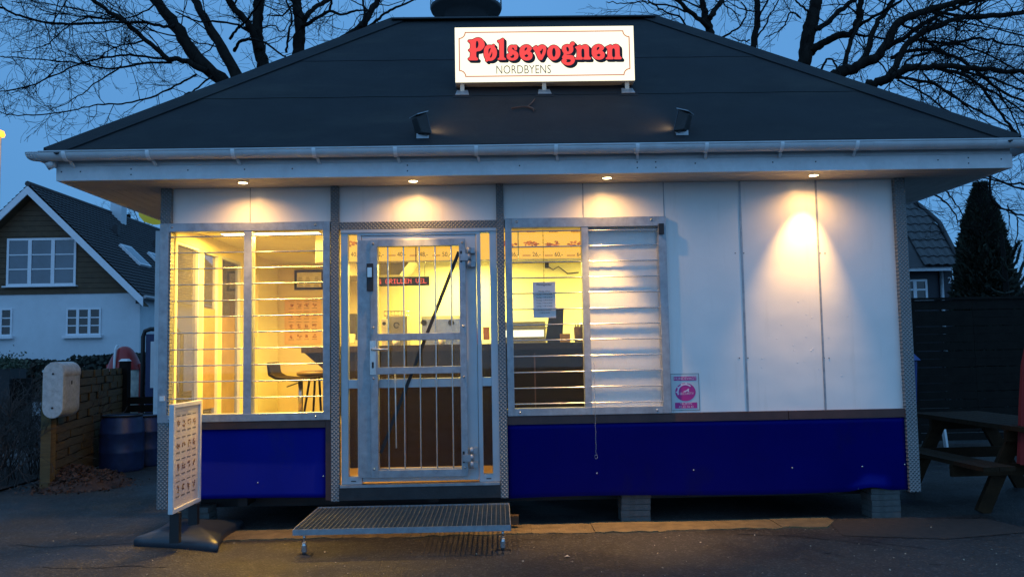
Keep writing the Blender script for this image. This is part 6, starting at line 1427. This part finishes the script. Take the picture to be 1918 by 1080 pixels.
tree((1200, 500), 6.2, [
 ([(1190, 470), (1150, 425), (1000, 290), (900, 130), (800, 0), (760, -80)], 36, 22, .4),
 ([(1235, 430), (1140, 250), (1060, 110), (1000, 0), (960, -70)], 30, 14, .8),
 ([(1070, 370), (930, 310), (860, 300), (760, 215), (650, 120), (560, 60), (470, 0), (380, -50)], 14, 8, -.6),
 ([(900, 130), (860, 140), (740, 120), (600, 115), (430, 120), (250, 120), (100, 80), (0, 40), (-90, 20)], 8, 4, -1.2),
 ([(870, 305), (730, 290), (620, 285), (520, 300), (400, 330), (300, 375), (150, 440), (0, 470), (-60, 480)], 6, 2.5, -1.0),
 ([(880, 320), (760, 325), (620, 345), (530, 350), (400, 325), (200, 305), (0, 290)], 6, 2.5, -.4),
 ([(1010, 385), (900, 440), (800, 490), (650, 530), (530, 535), (400, 560), (250, 585), (60, 590), (0, 572)], 5, 2, -1.2),
 ([(1090, 390), (1000, 460), (930, 500), (890, 530)], 5, 2, -.6),
 ([(650, 120), (560, 80), (400, 50), (250, 20), (100, -10)], 4, 2, -1.0),
 ([(560, 100), (440, 90), (340, 140), (250, 220), (150, 260), (60, 270)], 4, 1.5, -.5),
 ([(620, 345), (500, 420), (420, 480), (340, 530), (240, 570)], 4, 1.5, -.3),
 ([(800, 20), (680, 90), (560, 90), (420, 85), (250, 60), (150, 20), (60, 10)], 4, 2, .6),
 ([(300, 330), (240, 400), (140, 450), (60, 480)], 3, 1.5, .3),
], 'big bare tree left of the roof with stems leaning left and long drooping boughs', 2.74, (0, 0), 1.25, 0.30)
tree((1365, 420), 6.8, [
 ([(1365, 400), (1340, 300), (1320, 200), (1325, 90), (1330, 0), (1335, -60)], 32, 24, .3),
 ([(1330, 260), (1290, 150), (1230, 70), (1170, 0), (1130, -60)], 20, 14, -.4),
 ([(1330, 200), (1220, 130), (1090, 110), (1010, 110), (900, 60)], 7, 3, -.8),
 ([(1200, 260), (1240, 210), (1330, 210), (1420, 260), (1480, 310)], 9, 4, -.8),
 ([(1180, 200), (1220, 150), (1260, 110), (1300, 60), (1340, 0)], 7, 4, -.9),
 ([(1340, 150), (1400, 130), (1450, 160), (1500, 80)], 4, 2, .5),
], 'thick bare tree stem just left of the roof slope, forking upwards', 2.74, (0, 0), 0.9, 0.26)
tree((1530, 360), 7.4, [
 ([(1530, 330), (1535, 230), (1540, 150), (1530, 60), (1525, 0), (1522, -70)], 30, 22, .2),
 ([(1555, 140), (1600, 110), (1690, 60), (1760, 75), (1830, 55), (1900, 60)], 10, 4, -.6),
 ([(1560, 100), (1600, 50), (1680, 5), (1740, -20)], 13, 9, .5),
 ([(1690, 60), (1700, 20), (1710, -40)], 7, 5, -.3),
 ([(1470, 270), (1480, 180), (1500, 90), (1470, 0)], 6, 4, -.5),
 ([(1500, 30), (1450, 80), (1370, 80)], 5, 3, -.4),
], 'upright bare tree stem left of the roof with one limb reaching right', 2.74, (0, 0), 0.6, 0.26)
tree((1760, 260), 8.2, [
 ([(1720, 230), (1790, 180), (1850, 140), (1890, 80), (1930, 20), (1960, -60)], 20, 14, .3),
 ([(1850, 140), (1870, 70), (1860, 0), (1850, -50)], 7, 5, .3),
 ([(1860, 160), (1920, 120), (1990, 60), (2060, 30), (2150, -10)], 8, 4, -.4),
 ([(1900, 60), (1840, 20), (1760, -20)], 4, 2, .3),
], 'bare tree limb curving up behind the left end of the ridge', 2.74, (0, 0), 1.0, 0.22)
tree((350, 260), 7.0, [
 ([(355, 230), (345, 150), (325, 80), (310, 20), (300, -50)], 24, 12, .2),
 ([(340, 140), (270, 80), (210, 30), (160, -20)], 13, 9, -.3),
 ([(345, 90), (380, 40), (405, 0), (420, -50)], 14, 10, .4),
 ([(230, 60), (150, 30), (60, 20), (0, 10), (-80, 20), (-170, 10)], 5, 2, -.8),
 ([(240, 150), (200, 90), (120, 60), (60, 20), (20, -10)], 5, 3, -.5),
 ([(390, 200), (460, 160), (510, 110), (530, 50), (500, 10)], 6, 3, -.3),
 ([(330, 60), (240, 10), (150, -10)], 5, 3, .6),
], 'bare tree forking above the right end of the ridge', 2.671, (1200, 0), 1.0, 0.24)
tree((558, 310), 7.6, [
 ([(555, 280), (568, 190), (585, 90), (580, 0), (575, -60)], 17, 13, .1),
 ([(575, 200), (620, 130), (660, 50), (690, 0)], 5, 3, .4),
 ([(585, 110), (610, 50), (640, 0)], 6, 4, -.3),
 ([(545, 200), (500, 205), (450, 180)], 4, 2, -.3),
 ([(580, 60), (520, 50), (470, 30), (430, 0)], 4, 2, -.5),
], 'slim upright bare tree stem right of the ridge', 2.671, (1200, 0), 0.7, 0.2)
tree((810, 380), 6.4, [
 ([(815, 340), (830, 240), (845, 140), (868, 60), (880, 0), (890, -60)], 34, 28, .2),
 ([(845, 265), (900, 225), (970, 185), (1060, 165), (1085, 110), (1095, 50), (1110, -30)], 20, 12, -.5),
 ([(870, 150), (930, 120), (1000, 50), (1070, 0), (1120, -40)], 14, 10, .5),
 ([(840, 60), (790, 20), (760, -20)], 6, 4, -.3),
 ([(800, 90), (750, 60), (720, 130), (660, 170), (620, 190)], 5, 2, -.8),
 ([(1060, 150), (1160, 90), (1260, 30), (1340, -20)], 9, 6, -.8),
 ([(1060, 170), (1140, 180), (1240, 200), (1340, 210), (1460, 190), (1600, 210)], 7, 3, -1.0),
], 'thick bare tree trunk right of the roof lights with a limb to the right', 2.671, (1200, 0), 1.0, 0.30)
tree((1000, 440), 5.6, [
 ([(960, 385), (1040, 350), (1110, 320), (1200, 270), (1270, 140), (1330, 90), (1440, 50), (1560, 20), (1700, -20)], 30, 12, -.4),
 ([(1010, 370), (1030, 270), (1060, 180), (1110, 80), (1100, 40)], 13, 7, .6),
 ([(1100, 320), (1140, 230), (1180, 120), (1250, 20), (1290, -50)], 16, 10, .8),
 ([(1210, 250), (1300, 200), (1400, 130), (1500, 70), (1600, 30), (1720, 0)], 14, 8, .8),
 ([(1250, 290), (1380, 250), (1530, 270), (1650, 330), (1780, 440), (1900, 500), (1960, 520)], 9, 5, -.8),
 ([(1340, 190), (1450, 210), (1560, 215), (1700, 190), (1800, 215), (1960, 240)], 8, 4, -.6),
 ([(900, 350), (940, 290), (975, 330), (1000, 380)], 6, 4, -.2),
 ([(1400, 60), (1500, 60), (1700, 90), (1918, 60), (1990, 50)], 9, 6, .6),
 ([(1300, 120), (1380, 160), (1500, 250), (1600, 300), (1760, 420), (1850, 560), (1900, 680)], 7, 3, -1.0),
 ([(1440, 50), (1560, 100), (1700, 130), (1918, 180)], 6, 3, .2),
], 'gnarled bare tree leaning right with mossy arching limbs', 2.671, (1200, 0), 1.3, 0.30)
tree((1170, 480), 5.2, [
 ([(1130, 425), (1200, 410), (1260, 380), (1340, 340), (1420, 340), (1500, 330), (1640, 340), (1780, 350), (1918, 360), (1980, 370)], 24, 8, -.8),
 ([(1240, 390), (1300, 280), (1380, 180), (1480, 130), (1600, 90), (1760, 80), (1918, 68), (1990, 60)], 18, 10, .4),
 ([(1250, 385), (1380, 400), (1470, 420), (1560, 480), (1640, 530), (1780, 600), (1900, 680)], 8, 4, -1.0),
 ([(1470, 340), (1600, 370), (1700, 430), (1780, 540), (1860, 640), (1918, 720)], 9, 5, -.6),
 ([(1600, 350), (1740, 390), (1860, 430), (1960, 470)], 7, 4, -.4),
 ([(1280, 400), (1420, 470), (1540, 560), (1660, 620), (1800, 680)], 5, 2, -.2),
 ([(1400, 340), (1460, 420), (1560, 470), (1660, 560), (1800, 660)], 5, 2, .6),
 ([(1300, 360), (1340, 300), (1440, 260), (1560, 220), (1700, 260), (1850, 330), (1960, 400)], 7, 4, .8),
 ([(1700, 430), (1800, 480), (1918, 560), (1990, 600)], 6, 3, .3),
], 'low spreading bare tree at the right with many boughs reaching past the eave', 2.671, (1200, 0), 1.4, 0.28)
tree((900, 500), 8.5, [
 ([(900, 330), (803, 385), (640, 335), (520, 310), (420, 300)], 7, 2, -.5),
 ([(900, 400), (803, 350), (700, 350), (600, 310), (520, 290)], 7, 3, .4),
 ([(600, 240), (590, 320), (600, 460), (700, 520), (803, 550), (900, 560)], 6, 4, -.4),
 ([(440, 250), (560, 400), (640, 480), (760, 560), (860, 620)], 5, 2, -.6),
 ([(150, 340), (220, 405), (310, 470), (370, 550), (385, 600)], 6, 2.5, -.3),
 ([(240, 330), (300, 385), (360, 460), (420, 560)], 6, 2.5, .4),
 ([(60, 400), (110, 440), (160, 510), (300, 530)], 3, 1.5, .2),
 ([(700, 480), (710, 560), (705, 640)], 3, 1.5, .2),
 ([(760, 560), (765, 650), (740, 740), (700, 800)], 4, 1.5, .2),
], 'bare hanging boughs of the rightmost tree in front of the conifer', 3.374, (1680, 240), 0.8, 0.15)
# far bushy tree tops between house roof and eave on the left
tree((-30, 0), 34.0, [
 ([(0, 60), (-6, 20), (-14, 0), (-20, -14)], 3, 1, 0), ([(0, 60), (10, 20), (20, 4), (24, -10)], 3, 1, 0), ([(0, 60), (2, 20), (4, -4), (2, -18)], 3, 1, 0), ([(0, 60), (-24, 30), (-34, 10), (-50, 0)], 3, 1, 0),
], 'small distant bare tree top behind the left house roof', 1.0, (268, 402), 1.2, 0.2)

# litter and cracks on the asphalt
lt = MB(); lr = random.Random(31)
for i in range(130):
    px = lr.uniform(0, 1918); py = lr.uniform(985, 1078); c_ = atz(px, py, 0.004); s_ = lr.uniform(0.004, 0.011)
    a_ = lr.uniform(0, 6.28); lt.mat(lr.choice((0, 0, 1)))
    lt.face([(c_.x + s_ * math.cos(a_ + b_) * f_, c_.y + s_ * math.sin(a_ + b_) * f_, 0.004 + 0.006 * (k % 2)) for k, (b_, f_) in enumerate(((0, 1), (1.2, .6), (2.4, .9), (3.7, .5), (5, .8)))])
lf_ = atz(1062, 1042, 0.006)
lt.mat(0).face([(lf_.x - .022, lf_.y, .006), (lf_.x, lf_.y - .012, .012), (lf_.x + .024, lf_.y + .004, .006), (lf_.x + .004, lf_.y + .03, .014)])
lt.build('litter', [mat('pale_grit', (0.40, 0.34, 0.25), 0.9), mat('brown_leaf_bits', (0.12, 0.07, 0.04), 0.9)], label='small pale grit and leaf crumbs scattered over the asphalt', category='litter', kind='stuff')
ck = MB()
for pts in ([(60, 1062), (150, 1064), (240, 1060), (330, 1063)], [(95, 1022), (130, 1012), (165, 1004)], [(20, 1020), (90, 1024), (200, 1020), (330, 1010)], [(1530, 1033), (1560, 1036), (1590, 1046)], [(1610, 1010), (1660, 1018), (1760, 1030)], [(1740, 1056), (1790, 1058)], [(1380, 1000), (1500, 1004), (1640, 1020), (1720, 1040)]):
    P3 = [atz(x, y, 0.0) for x, y in pts]; Q = []
    for a_, b_ in zip(P3, P3[1:]):
        for k in range(5): Q.append(a_.lerp(b_, k / 5) + Vector((lr.gauss(0, .006), lr.gauss(0, .010), 0)))
    for a_, b_ in zip(Q, Q[1:]):
        w_ = lr.uniform(.003, .009); ck.face([(a_.x, a_.y - w_, .003), (b_.x, b_.y - w_, .003), (b_.x, b_.y + w_, .003), (a_.x, a_.y + w_, .003)])
ck.build('pavement_cracks', mat('crack_dark', (0.008, 0.008, 0.008), 0.9), kind='structure')
